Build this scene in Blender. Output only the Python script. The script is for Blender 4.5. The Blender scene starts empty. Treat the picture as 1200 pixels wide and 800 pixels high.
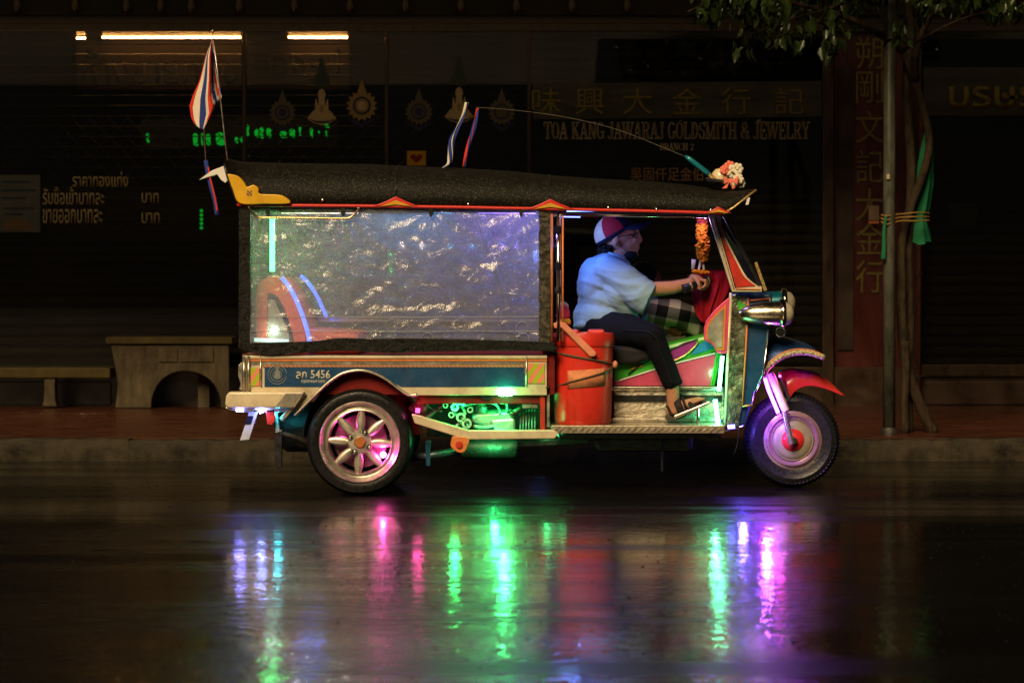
import bpy, bmesh, math, random
from mathutils import Vector, Matrix, noise
random.seed(7)
R = math.radians
PI = math.pi
SC = bpy.context.scene
COL = SC.collection

# ------------------------------------------------------------------ camera, sky, sun, exposure
DCAM, HCAM, FPX = 13.0, 1.09, 2990.0
cam_d = bpy.data.cameras.new('camera'); cam = bpy.data.objects.new('camera', cam_d); COL.objects.link(cam)
cam.location = (0, -DCAM, HCAM); cam.rotation_euler = (R(90), 0, 0)
cam_d.sensor_width = 36; cam_d.lens = FPX / 1200 * 36; cam_d.shift_y = -70 / 1200
cam_d.clip_end = 500; cam_d.clip_start = .1
cam_d.dof.use_dof = True; cam_d.dof.focus_distance = 13.3; cam_d.dof.aperture_fstop = 4.0
SC.camera = cam
SUN_EL, SUN_AZ = 36.0, 198.0            # the street's warm light, behind and a little left of the camera
world = bpy.data.worlds.new('World'); SC.world = world; world.use_nodes = True
wn = world.node_tree.nodes; wl = world.node_tree.links
sky = wn.new('ShaderNodeTexSky'); sky.sky_type = 'NISHITA'; sky.sun_disc = False
sky.sun_elevation = R(SUN_EL); sky.sun_rotation = R(SUN_AZ)
bg = wn['Background']; bg.inputs['Strength'].default_value = .0022
wl.new(sky.outputs[0], bg.inputs['Color'])
sun_d = bpy.data.lights.new('sun', 'SUN'); sun = bpy.data.objects.new('sun', sun_d); COL.objects.link(sun)
sun_d.energy = 4.0; sun_d.angle = R(24); sun_d.color = (1, .74, .42)
_sd = Vector((math.sin(R(SUN_AZ)) * math.cos(R(SUN_EL)), math.cos(R(SUN_AZ)) * math.cos(R(SUN_EL)), math.sin(R(SUN_EL))))
sun.rotation_euler = _sd.to_track_quat('Z', 'Y').to_euler(); sun.location = _sd * 30
vs = SC.view_settings; vs.view_transform = 'Standard'; vs.look = 'None'; vs.exposure = 0; vs.gamma = 1; vs.use_curve_mapping = False
cy = SC.cycles
cy.use_denoising = True; cy.max_bounces = 8; cy.diffuse_bounces = 3; cy.glossy_bounces = 5; cy.transmission_bounces = 4
cy.transparent_max_bounces = 10; cy.sample_clamp_indirect = 4; cy.caustics_reflective = False; cy.caustics_refractive = False

# ------------------------------------------------------------------ helpers
def P(px, py, y=0.0):
    d = (DCAM + y) / FPX
    return Vector(((px - 600) * d, y, HCAM - (py - 330) * d))
def S(px, y=0.0): return px * (DCAM + y) / FPX
WORLD = {}
def reg(o, parent, w):
    WORLD[o.name] = Vector(w)
    if parent is not None: o.parent = parent
def tag(o, label=None, cat=None, group=None, kind=None):
    if label: o['label'] = label
    if cat: o['category'] = cat
    if group: o['group'] = group
    if kind: o['kind'] = kind
    return o
def thing(name, loc, label=None, cat=None, group=None, kind=None):
    o = bpy.data.objects.new(name, None); COL.objects.link(o); o.location = loc; o.empty_display_size = .1
    reg(o, None, loc); return tag(o, label, cat, group, kind)
def origin(parent): return WORLD[parent.name] if parent is not None else Vector((0, 0, 0))

class MB:
    """collects shapes in world coordinates; build() links them as one mesh object"""
    def __init__(s): s.v = []; s.f = []; s.mi = []; s.uv = None; s.cm = 0
    def add(s, vs_, fs):
        b = len(s.v); s.v += [Vector(p) for p in vs_]; s.f += [tuple(i + b for i in f) for f in fs]; s.mi += [s.cm] * len(fs); return s
    def box(s, c, size, rot=None):
        c = Vector(c); hx, hy, hz = (k / 2 for k in size)
        pts = [Vector((x, y, z)) for x in (-hx, hx) for y in (-hy, hy) for z in (-hz, hz)]
        if rot is not None: pts = [rot @ p for p in pts]
        return s.add([c + p for p in pts], [(0, 1, 3, 2), (4, 6, 7, 5), (0, 4, 5, 1), (2, 3, 7, 6), (0, 2, 6, 4), (1, 5, 7, 3)])
    def prism(s, poly, y0, y1, yp=None):
        """outline in photograph-sized units taken at depth y0, extruded to y1"""
        a = [P(x, y, y0 if yp is None else yp) for x, y in poly]; n = len(a)
        fr = [Vector((p.x, y0, p.z)) for p in a]; bk = [Vector((p.x, y1, p.z)) for p in a]
        fs = [tuple(range(n)), tuple(range(2 * n - 1, n - 1, -1))] + [(i, i + n, (i + 1) % n + n, (i + 1) % n) for i in range(n)]
        return s.add(fr + bk, fs)
    def tube(s, path, r, seg=10, caps=True, flat=1.0):
        path = [Vector(p) for p in path]; n = len(path)
        rs = r if isinstance(r, (list, tuple)) else [r] * n
        base = len(s.v); up = None
        for i, p in enumerate(path):
            t = (path[min(i + 1, n - 1)] - path[max(i - 1, 0)]).normalized()
            if up is None:
                up = Vector((0, 0, 1)) if abs(t.z) < .9 else Vector((0, 1, 0))
            a = t.cross(up)
            if a.length < 1e-4: a = t.cross(Vector((1, 0, 0)))
            a.normalize(); b = a.cross(t).normalized(); up = b
            for k in range(seg):
                q = 2 * PI * k / seg
                s.v.append(p + (a * math.cos(q) + b * math.sin(q) * flat) * rs[i])
        for i in range(n - 1):
            for k in range(seg):
                s.f.append((base + i * seg + k, base + i * seg + (k + 1) % seg, base + (i + 1) * seg + (k + 1) % seg, base + (i + 1) * seg + k)); s.mi.append(s.cm)
        if caps:
            s.f.append(tuple(base + k for k in range(seg))[::-1]); s.f.append(tuple(base + (n - 1) * seg + k for k in range(seg))); s.mi += [s.cm] * 2
        return s
    def lathe(s, prof, c, axis='y', seg=48, close=False):
        """profile of (radius, offset along the axis)"""
        c = Vector(c); base = len(s.v); n = len(prof)
        for k in range(seg):
            q = 2 * PI * k / seg; co, si = math.cos(q), math.sin(q)
            for r, o in prof:
                s.v.append(c + {'y': Vector((r * co, o, r * si)), 'z': Vector((r * co, r * si, o)), 'x': Vector((o, r * co, r * si))}[axis])
        for k in range(seg):
            k2 = (k + 1) % seg
            for i in range(n if close else n - 1):
                j = (i + 1) % n
                s.f.append((base + k * n + i, base + k * n + j, base + k2 * n + j, base + k2 * n + i)); s.mi.append(s.cm)
        return s
    def ell(s, c, r, rot=None, seg=20, rings=12):
        c = Vector(c); r = Vector(r) if not isinstance(r, (int, float)) else Vector((r, r, r)); base = len(s.v)
        for i in range(rings + 1):
            th = PI * i / rings
            for k in range(seg):
                q = 2 * PI * k / seg
                p = Vector((r.x * math.sin(th) * math.cos(q), r.y * math.sin(th) * math.sin(q), r.z * math.cos(th)))
                s.v.append(c + (rot @ p if rot is not None else p))
        for i in range(rings):
            for k in range(seg):
                s.f.append((base + i * seg + k, base + (i + 1) * seg + k, base + (i + 1) * seg + (k + 1) % seg, base + i * seg + (k + 1) % seg)); s.mi.append(s.cm)
        return s
    def limb(s, pts, seg=14):
        """chain of (px, py, depth, radius) with round ends"""
        w = [P(a, b, c) for a, b, c, _ in pts]; rr = [q[3] for q in pts]
        s.tube(w, rr, seg)
        for p, r in zip(w, rr): s.ell(p, r * .99, seg=14, rings=8)
        return s
    def build(s, name, mat, parent=None, smooth=False, bevel=0, label=None, loc=None, cat=None, group=None, kind=None, auto=None, segs=2):
        o0 = origin(parent)
        me = bpy.data.meshes.new(name); me.from_pydata([v - o0 for v in s.v], [], s.f)
        mats = mat if isinstance(mat, (list, tuple)) else [mat]
        for m in mats: me.materials.append(m)
        if len(mats) > 1: me.polygons.foreach_set('material_index', s.mi)
        bm = bmesh.new(); bm.from_mesh(me)
        bmesh.ops.remove_doubles(bm, verts=bm.verts, dist=1e-6)
        bmesh.ops.recalc_face_normals(bm, faces=bm.faces); bm.to_mesh(me); bm.free()
        if smooth: me.polygons.foreach_set('use_smooth', [True] * len(me.polygons))
        if auto is not None:
            me.polygons.foreach_set('use_smooth', [True] * len(me.polygons)); me.set_sharp_from_angle(angle=R(auto))
        me.update()
        o = bpy.data.objects.new(name, me); COL.objects.link(o); reg(o, parent, o0)
        if bevel:
            b = o.modifiers.new('bevel', 'BEVEL'); b.width = bevel; b.segments = segs; b.limit_method = 'ANGLE'; b.angle_limit = R(35)
        return tag(o, label, cat, group, kind)
def copy_obj(o, parent=None, loc=None, rot=None, scale=None):
    c = o.copy(); COL.objects.link(c); c.parent = parent
    if loc is not None: c.location = loc
    if rot is not None: c.rotation_euler = rot
    if scale is not None: c.scale = scale
    WORLD[c.name] = WORLD.get(o.name, Vector((0, 0, 0))); return c
def remesh(o, voxel, smooth=6):
    m = o.modifiers.new('r', 'REMESH'); m.mode = 'VOXEL'; m.voxel_size = voxel; m.use_smooth_shade = True
    k = o.modifiers.new('s', 'SMOOTH'); k.iterations = smooth; k.factor = .5
    dg = bpy.context.evaluated_depsgraph_get(); dg.update()
    me = bpy.data.meshes.new_from_object(o.evaluated_get(dg), depsgraph=dg)
    o.modifiers.clear(); old = o.data; o.data = me; me.name = old.name
    me.polygons.foreach_set('use_smooth', [True] * len(me.polygons)); return o
def text(name, body, box, y, mat, parent=None, extrude=.002, bold=0.0, label=None, cat=None, group=None, yp=None):
    """lettering fitted into a box (px0, py0, px1, py1) on the plane at depth y, facing the street"""
    cu = bpy.data.curves.new(name, 'FONT'); cu.body = body; cu.size = 1; cu.extrude = .0; cu.offset = bold; cu.resolution_u = 3
    t = bpy.data.objects.new('tmp_text', cu); COL.objects.link(t)
    dg = bpy.context.evaluated_depsgraph_get(); dg.update()
    me = bpy.data.meshes.new_from_object(t.evaluated_get(dg), depsgraph=dg)
    bpy.data.objects.remove(t); bpy.data.curves.remove(cu)
    xs = [v.co.x for v in me.vertices]; ys = [v.co.y for v in me.vertices]
    x0, x1, y0, y1 = min(xs), max(xs), min(ys), max(ys)
    a = P(box[0], box[3], y); b = P(box[2], box[1], y); o0 = origin(parent)
    for v in me.vertices:
        u = (v.co.x - x0) / (x1 - x0); w = (v.co.y - y0) / (y1 - y0)
        v.co = Vector((a.x + (b.x - a.x) * u, y, a.z + (b.z - a.z) * w)) - o0
    bm = bmesh.new(); bm.from_mesh(me)
    if extrude:
        ret = bmesh.ops.extrude_face_region(bm, geom=bm.faces[:])
        bmesh.ops.translate(bm, vec=(0, -extrude, 0), verts=[e for e in ret['geom'] if isinstance(e, bmesh.types.BMVert)])
        bmesh.ops.recalc_face_normals(bm, faces=bm.faces)
    bm.to_mesh(me); bm.free()
    me.materials.clear(); me.materials.append(mat); me.name = name
    o = bpy.data.objects.new(name, me); COL.objects.link(o); reg(o, parent, o0)
    return tag(o, label, cat, group)
def crv(pts, n=6):
    """smooth curve through points"""
    pts = [Vector(p) for p in pts]; out = []
    for i in range(len(pts) - 1):
        p0 = pts[max(i - 1, 0)]; p1 = pts[i]; p2 = pts[i + 1]; p3 = pts[min(i + 2, len(pts) - 1)]
        for k in range(n):
            t = k / n
            out.append(.5 * ((2 * p1) + (p2 - p0) * t + (2 * p0 - 5 * p1 + 4 * p2 - p3) * t * t + (3 * p1 - p0 - 3 * p2 + p3) * t ** 3))
    out.append(pts[-1]); return out
def crv2(pts, n=6): return [(p.x, p.y) for p in crv([(a, b, 0) for a, b in pts], n)]

# ------------------------------------------------------------------ materials
def M(name, col, rough=.5, metal=0.0, var=.15, bump=0.0, scale=20.0, emis=None, es=0.0, coat=0.0, spec=.5, rvar=.12, stretch=(1, 1, 1), sheen=0.0, grime=0.0):
    if rough >= .42 and metal < .45 and not coat: spec = min(spec, .1)
    m = bpy.data.materials.new(name); m.use_nodes = True; n = m.node_tree.nodes; l = m.node_tree.links
    b = n['Principled BSDF']
    tc = n.new('ShaderNodeTexCoord'); mp = n.new('ShaderNodeMapping'); mp.inputs['Scale'].default_value = stretch
    l.new(tc.outputs['Object'], mp.inputs['Vector'])
    nz = n.new('ShaderNodeTexNoise'); nz.inputs['Scale'].default_value = scale; nz.inputs['Detail'].default_value = 6; nz.inputs['Roughness'].default_value = .65
    l.new(mp.outputs[0], nz.inputs['Vector'])
    mr = n.new('ShaderNodeMapRange'); mr.inputs[1].default_value = .3; mr.inputs[2].default_value = .7; mr.inputs[3].default_value = 1 - var; mr.inputs[4].default_value = 1 + var
    l.new(nz.outputs['Fac'], mr.inputs[0])
    mx = n.new('ShaderNodeVectorMath'); mx.operation = 'SCALE'; mx.inputs[0].default_value = col[:3]; l.new(mr.outputs[0], mx.inputs['Scale'])
    if grime:
        g1 = n.new('ShaderNodeTexNoise'); g1.inputs['Scale'].default_value = 4.5; g1.inputs['Detail'].default_value = 9; g1.inputs['Roughness'].default_value = .72; g1.inputs['Distortion'].default_value = .5
        l.new(tc.outputs['Object'], g1.inputs[0])
        g2 = n.new('ShaderNodeMapRange'); g2.inputs[1].default_value = .46; g2.inputs[2].default_value = .68; g2.inputs[4].default_value = grime; l.new(g1.outputs[0], g2.inputs[0])
        g3 = n.new('ShaderNodeMixRGB'); l.new(g2.outputs[0], g3.inputs[0]); l.new(mx.outputs[0], g3.inputs[1]); g3.inputs[2].default_value = (.035, .026, .016, 1); l.new(g3.outputs[0], b.inputs['Base Color'])
    else: l.new(mx.outputs[0], b.inputs['Base Color'])
    rr = n.new('ShaderNodeMapRange'); rr.inputs[1].default_value = .3; rr.inputs[2].default_value = .7
    rr.inputs[3].default_value = max(.02, rough - rvar); rr.inputs[4].default_value = min(1, rough + rvar)
    l.new(nz.outputs['Fac'], rr.inputs[0]); l.new(rr.outputs[0], b.inputs['Roughness'])
    b.inputs['Metallic'].default_value = metal; b.inputs['Specular IOR Level'].default_value = spec
    b.inputs['Coat Weight'].default_value = coat; b.inputs['Coat Roughness'].default_value = .08; b.inputs['Sheen Weight'].default_value = sheen
    if bump:
        bp = n.new('ShaderNodeBump'); bp.inputs['Strength'].default_value = bump; bp.inputs['Distance'].default_value = .02
        l.new(nz.outputs['Fac'], bp.inputs['Height']); l.new(bp.outputs[0], b.inputs['Normal'])
    if emis: b.inputs['Emission Color'].default_value = (*emis, 1); b.inputs['Emission Strength'].default_value = es
    m['n'] = 1
    return m
def glow(name, col, strength): return M(name, tuple(min(.8, c) for c in col), .4, emis=col, es=strength, var=0)

cream = M('cream_paint', (.66, .56, .38), .3, .0, .12, .05, 9, coat=.4, grime=0.45)
steel = M('brushed_steel', (.62, .57, .46), .3, .85, .12, .06, 14, grime=0.50)
chrome = M('chrome', (.72, .69, .62), .14, 1, .08, .03, 8, rvar=.06)
mirror = M('mirror_panel', (.62, .57, .46), .3, .7, .25, .35, 5, rvar=.12)
step_m = M('crinkled_step_film', (.42, .38, .3), .3, .6, .5, .9, 9, rvar=.15, stretch=(1, 1, 2), grime=0.50)
tread_m = M('tread_plate', (.6, .52, .38), .3, .7, .08, .02, 40, grime=0.60)
blue_p = M('blue_panel_paint', (.012, .06, .15), .3, 0, .1, .03, 12, coat=.5, grime=0.40)
blue_g = M('blue_glitter_paint', (.02, .07, .22), .3, .4, .6, .2, 260, coat=.6)
red_p = M('red_paint', (.55, .035, .02), .3, 0, .12, .03, 14, coat=.5, grime=0.45)
dred = M('dark_red_paint', (.16, .014, .012), .45, 0, .2, .08, 14)
orange = M('orange_trim', (.65, .2, .05), .4, 0, .15, .05, 30)
gold_t = M('gold_trim', (.6, .42, .16), .3, .6, .2, .1, 50)
black_p = M('black_plastic', (.012, .012, .013), .35, 0, .3, .1, 30)
crumple = M('crumpled_black_film', (.008, .0075, .006), .28, 0, .6, 1.0, 30, rvar=.14, spec=.22)
crumple2 = M('crumpled_silver_film', (.1, .09, .065), .22, .5, .9, 1.4, 34, rvar=.12)
rubber = M('tyre_rubber', (.007, .007, .0075), .34, 0, .3, .12, 60, spec=.3)
alloy = M('alloy_wheel', (.56, .52, .43), .34, .75, .1, .06, 30, grime=0.50)
yellow = M('yellow_plastic', (.72, .4, .01), .35, 0, .08, .02, 10, grime=0.25)
white_pl = M('white_plastic', (.75, .72, .68), .45, 0, .06, .02, 10)
pink_p = M('pink_panel', (.62, .08, .16), .25, 0, .15, .02, 4, coat=.4, grime=0.25)
green_p = M('green_decal', (.05, .42, .03), .35, 0, .1, .02, 10)
purple_p = M('purple_decal', (.3, .03, .22), .35, 0, .1, .02, 10)
azure_p = M('azure_decal', (.02, .2, .45), .35, 0, .1, .02, 10)
teal_p = M('teal_paint', (.01, .2, .26), .25, .3, .1, .02, 10, coat=.5)
red_bucket = M('red_bucket_plastic', (.66, .032, .018), .38, 0, .14, .06, 9, stretch=(1, 1, .35), spec=.4, grime=0.35)
pale_pink = M('faded_pink_plastic', (.68, .26, .16), .5, 0, .15, .05, 20)
tape = M('brown_packing_tape', (.62, .23, .11), .45, 0, .3, .15, 26)
rope_m = M('old_grey_rope', (.14, .1, .06), .85, 0, .4, .5, 160)
seat_red = M('red_vinyl', (.7, .1, .05), .4, 0, .15, .1, 20)
seat_dark = M('dark_vinyl', (.02, .02, .022), .5, 0, .2, .1, 20)
engine_m = M('engine_casting', (.42, .43, .42), .4, .5, .25, .15, 45, grime=0.50)
greasy = M('greasy_metal', (.06, .055, .05), .45, .6, .5, .3, 30)
hose_m = M('grey_hose', (.3, .32, .3), .45, 0, .2, .05, 30)
skin_m = M('skin', (.42, .2, .115), .5, 0, .1, .06, 40, spec=.35)
hair_m = M('dark_hair', (.006, .0045, .004), .45, 0, .5, .6, 90, stretch=(1, 1, .3))
shirt_m = M('pale_shirt_cloth', (.21, .33, .41), .85, 0, .06, .08, 90)
trouser_m = M('navy_trouser_cloth', (.004, .0045, .008), .85, 0, .25, .15, 70, spec=.12)
navy_m = M('navy_cloth', (.008, .011, .026), .8, 0, .15, .1, 90)
capred_m = M('red_cap_cloth', (.3, .012, .02), .8, 0, .12, .1, 90)
capwhite_m = M('cream_cap_cloth', (.42, .34, .24), .8, 0, .1, .1, 90)
redcloth_m = M('crimson_cloth', (.34, .008, .02), .75, 0, .3, .5, 12, stretch=(1, 1, .25))
marigold = M('marigold_petals', (.8, .27, .01), .8, 0, .35, .8, 70)
petal_w = M('white_petals', (.74, .68, .52), .7, 0, .12, .3, 60)
petal_p = M('salmon_ribbon', (.8, .2, .14), .55, 0, .1, .1, 30)
amber = M('amber_lens', (.4, .15, .04), .2, 0, .1, .02, 10, coat=.5)

# glitter vinyl of the roof: black with sparse pale flecks and rain beads
def roof_material():
    m = M('black_glitter_vinyl', (.012, .012, .011), .55, 0, .3, .2, 60, spec=.18)
    n = m.node_tree.nodes; l = m.node_tree.links; b = n['Principled BSDF']
    tc = n.new('ShaderNodeTexCoord'); vo = n.new('ShaderNodeTexVoronoi'); vo.inputs['Scale'].default_value = 220
    l.new(tc.outputs['Object'], vo.inputs['Vector'])
    sp = n.new('ShaderNodeSeparateColor'); l.new(vo.outputs['Color'], sp.inputs[0])
    th = n.new('ShaderNodeMapRange'); th.inputs[1].default_value = .4; th.inputs[2].default_value = 1.0; l.new(sp.outputs[0], th.inputs[0])
    pw = n.new('ShaderNodeMath'); pw.operation = 'POWER'; pw.inputs[1].default_value = 2.5; l.new(th.outputs[0], pw.inputs[0])
    dd = n.new('ShaderNodeMapRange'); dd.inputs[1].default_value = .42; dd.inputs[2].default_value = .2; l.new(vo.outputs['Distance'], dd.inputs[0])
    mu = n.new('ShaderNodeMath'); mu.operation = 'MULTIPLY'; l.new(pw.outputs[0], mu.inputs[0]); l.new(dd.outputs[0], mu.inputs[1])
    mx = n.new('ShaderNodeMixRGB'); l.new(mu.outputs[0], mx.inputs[0]); mx.inputs[1].default_value = (.007, .007, .006, 1); mx.inputs[2].default_value = (.22, .19, .12, 1)
    for k in list(b.inputs['Base Color'].links): l.remove(k)
    l.new(mx.outputs[0], b.inputs['Base Color']); return m
roof_m = roof_material()

# clear, crinkled rain curtain
def curtain_material():
    m = bpy.data.materials.new('clear_rain_curtain'); m.use_nodes = True; n = m.node_tree.nodes; l = m.node_tree.links
    n.remove(n['Principled BSDF']); out = n['Material Output']
    tc = n.new('ShaderNodeTexCoord'); mp = n.new('ShaderNodeMapping'); mp.inputs['Scale'].default_value = (1.5, 1, 1.7); l.new(tc.outputs['Object'], mp.inputs[0])
    def ridge(scale, detail, dist, seed):
        m_ = n.new('ShaderNodeMapping'); m_.inputs['Location'].default_value = (seed, seed * .7, seed); m_.inputs['Rotation'].default_value = (0, seed * .25, 0); l.new(mp.outputs[0], m_.inputs[0])
        z = n.new('ShaderNodeTexNoise'); z.inputs['Scale'].default_value = scale; z.inputs['Detail'].default_value = detail; z.inputs['Distortion'].default_value = dist; l.new(m_.outputs[0], z.inputs[0])
        u = n.new('ShaderNodeMath'); u.operation = 'SUBTRACT'; u.inputs[1].default_value = .5; l.new(z.outputs[0], u.inputs[0])
        v = n.new('ShaderNodeMath'); v.operation = 'ABSOLUTE'; l.new(u.outputs[0], v.inputs[0]); return v
    r1 = ridge(4.2, 4, 1.8, 1.3); r2 = ridge(15, 3, 1.2, 4.1)
    ad = n.new('ShaderNodeMath'); ad.operation = 'MULTIPLY_ADD'; ad.inputs[1].default_value = .35; l.new(r2.outputs[0], ad.inputs[0]); l.new(r1.outputs[0], ad.inputs[2])
    bp = n.new('ShaderNodeBump'); bp.inputs['Strength'].default_value = .36; bp.inputs['Distance'].default_value = .035; l.new(ad.outputs[0], bp.inputs['Height'])
    df = n.new('ShaderNodeBsdfDiffuse'); df.inputs[0].default_value = (.62, .62, .62, 1)
    tl = n.new('ShaderNodeBsdfTranslucent'); tl.inputs[0].default_value = (.8, .8, .85, 1)
    gl = n.new('ShaderNodeBsdfGlossy'); gl.inputs[0].default_value = (.9, .9, .9, 1); gl.inputs['Roughness'].default_value = .13; l.new(bp.outputs[0], gl.inputs['Normal'])
    tr = n.new('ShaderNodeBsdfTransparent'); tr.inputs[0].default_value = (.93, .93, .95, 1)
    m1 = n.new('ShaderNodeMixShader'); m1.inputs[0].default_value = .5; l.new(df.outputs[0], m1.inputs[1]); l.new(tl.outputs[0], m1.inputs[2])
    m2 = n.new('ShaderNodeMixShader'); m2.inputs[0].default_value = .13; l.new(m1.outputs[0], m2.inputs[1]); l.new(gl.outputs[0], m2.inputs[2])
    fc = n.new('ShaderNodeMapRange'); fc.inputs[1].default_value = 0; fc.inputs[2].default_value = .25; fc.inputs[3].default_value = .36; fc.inputs[4].default_value = .25; l.new(ad.outputs[0], fc.inputs[0])
    m3 = n.new('ShaderNodeMixShader'); l.new(fc.outputs[0], m3.inputs[0]); l.new(tr.outputs[0], m3.inputs[1]); l.new(m2.outputs[0], m3.inputs[2])
    l.new(m3.outputs[0], out.inputs[0]); return m
curtain_m = curtain_material()

def glass_material(name, tint, refl=.08, rough=.03):
    m = bpy.data.materials.new(name); m.use_nodes = True; n = m.node_tree.nodes; l = m.node_tree.links
    n.remove(n['Principled BSDF']); out = n['Material Output']
    tc = n.new('ShaderNodeTexCoord'); nz = n.new('ShaderNodeTexNoise'); nz.inputs['Scale'].default_value = 1.6; nz.inputs['Detail'].default_value = 5; l.new(tc.outputs['Object'], nz.inputs[0])
    gl = n.new('ShaderNodeBsdfGlossy'); gl.inputs['Roughness'].default_value = rough
    tr = n.new('ShaderNodeBsdfTransparent'); tr.inputs[0].default_value = (*tint, 1)
    fr = n.new('ShaderNodeFresnel'); fr.inputs[0].default_value = 1.45
    mr = n.new('ShaderNodeMapRange'); mr.inputs[3].default_value = .6; mr.inputs[4].default_value = 1.3; l.new(nz.outputs[0], mr.inputs[0])
    mu = n.new('ShaderNodeMath'); mu.operation = 'MULTIPLY'; l.new(fr.outputs[0], mu.inputs[0]); l.new(mr.outputs[0], mu.inputs[1])
    mx = n.new('ShaderNodeMixShader'); l.new(mu.outputs[0], mx.inputs[0]); l.new(tr.outputs[0], mx.inputs[1]); l.new(gl.outputs[0], mx.inputs[2])
    l.new(mx.outputs[0], out.inputs[0]); return m
shopglass_m = glass_material('shop_glass', (.8, .78, .72))
screenglass_m = glass_material('windscreen_glass', (.75, .78, .78))

def stripe_material(name, cols, freq, angle, rough=.5):
    """straight printed stripes, cols repeated"""
    m = M(name, cols[0], rough, 0, .05, 0, 20); n = m.node_tree.nodes; l = m.node_tree.links; b = n['Principled BSDF']
    tc = n.new('ShaderNodeTexCoord'); dt = n.new('ShaderNodeVectorMath'); dt.operation = 'DOT_PRODUCT'
    l.new(tc.outputs['Object'], dt.inputs[0]); dt.inputs[1].default_value = (math.cos(angle) * freq, 0, math.sin(angle) * freq)
    fr = n.new('ShaderNodeMath'); fr.operation = 'FRACT'; l.new(dt.outputs['Value'], fr.inputs[0])
    cr = n.new('ShaderNodeValToRGB'); cr.color_ramp.interpolation = 'CONSTANT'; e = cr.color_ramp.elements
    e[0].position = 0; e[0].color = (*cols[0], 1); e[1].position = 1 / len(cols); e[1].color = (*cols[1], 1)
    for i in range(2, len(cols)): x = e.new(i / len(cols)); x.color = (*cols[i], 1)
    l.new(fr.outputs[0], cr.inputs[0])
    for k in list(b.inputs['Base Color'].links): l.remove(k)
    l.new(cr.outputs[0], b.inputs['Base Color']); return m
hazard_m = stripe_material('reflective_hazard_stripes', [(.36, .5, .02), (.8, .25, .16)], 24, R(-35), .35)
rope_trim_m = stripe_material('twisted_braid_trim', [(.5, .12, .03), (.35, .3, .2)], 60, R(40), .5)

def plaid_material():
    m = M('checked_shirt_cloth', (.5, .45, .38), .85, 0, .05, .1, 60); n = m.node_tree.nodes; l = m.node_tree.links; b = n['Principled BSDF']
    tc = n.new('ShaderNodeTexCoord'); rt = n.new('ShaderNodeMapping'); rt.inputs['Rotation'].default_value = (0, R(-12), 0); rt.inputs['Scale'].default_value = (8.2, 8.2, 8.2); l.new(tc.outputs['Object'], rt.inputs[0])
    sp = n.new('ShaderNodeSeparateXYZ'); l.new(rt.outputs[0], sp.inputs[0]); fs = []
    for k in ('X', 'Z'):
        f = n.new('ShaderNodeMath'); f.operation = 'FRACT'; l.new(sp.outputs[k], f.inputs[0])
        g = n.new('ShaderNodeMath'); g.operation = 'GREATER_THAN'; g.inputs[1].default_value = .5; l.new(f.outputs[0], g.inputs[0]); fs.append(g)
    a = n.new('ShaderNodeMath'); a.operation = 'ADD'; l.new(fs[0].outputs[0], a.inputs[0]); l.new(fs[1].outputs[0], a.inputs[1])
    dv = n.new('ShaderNodeMath'); dv.operation = 'DIVIDE'; dv.inputs[1].default_value = 2; l.new(a.outputs[0], dv.inputs[0])
    cr = n.new('ShaderNodeValToRGB'); cr.color_ramp.interpolation = 'CONSTANT'; e = cr.color_ramp.elements
    e[0].position = 0; e[0].color = (.62, .55, .45, 1); e[1].position = .25; e[1].color = (.16, .15, .14, 1); x = e.new(.75); x.color = (.015, .015, .016, 1)
    l.new(dv.outputs[0], cr.inputs[0])
    for k in list(b.inputs['Base Color'].links): l.remove(k)
    l.new(cr.outputs[0], b.inputs['Base Color']); return m
plaid_m = plaid_material()

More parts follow.
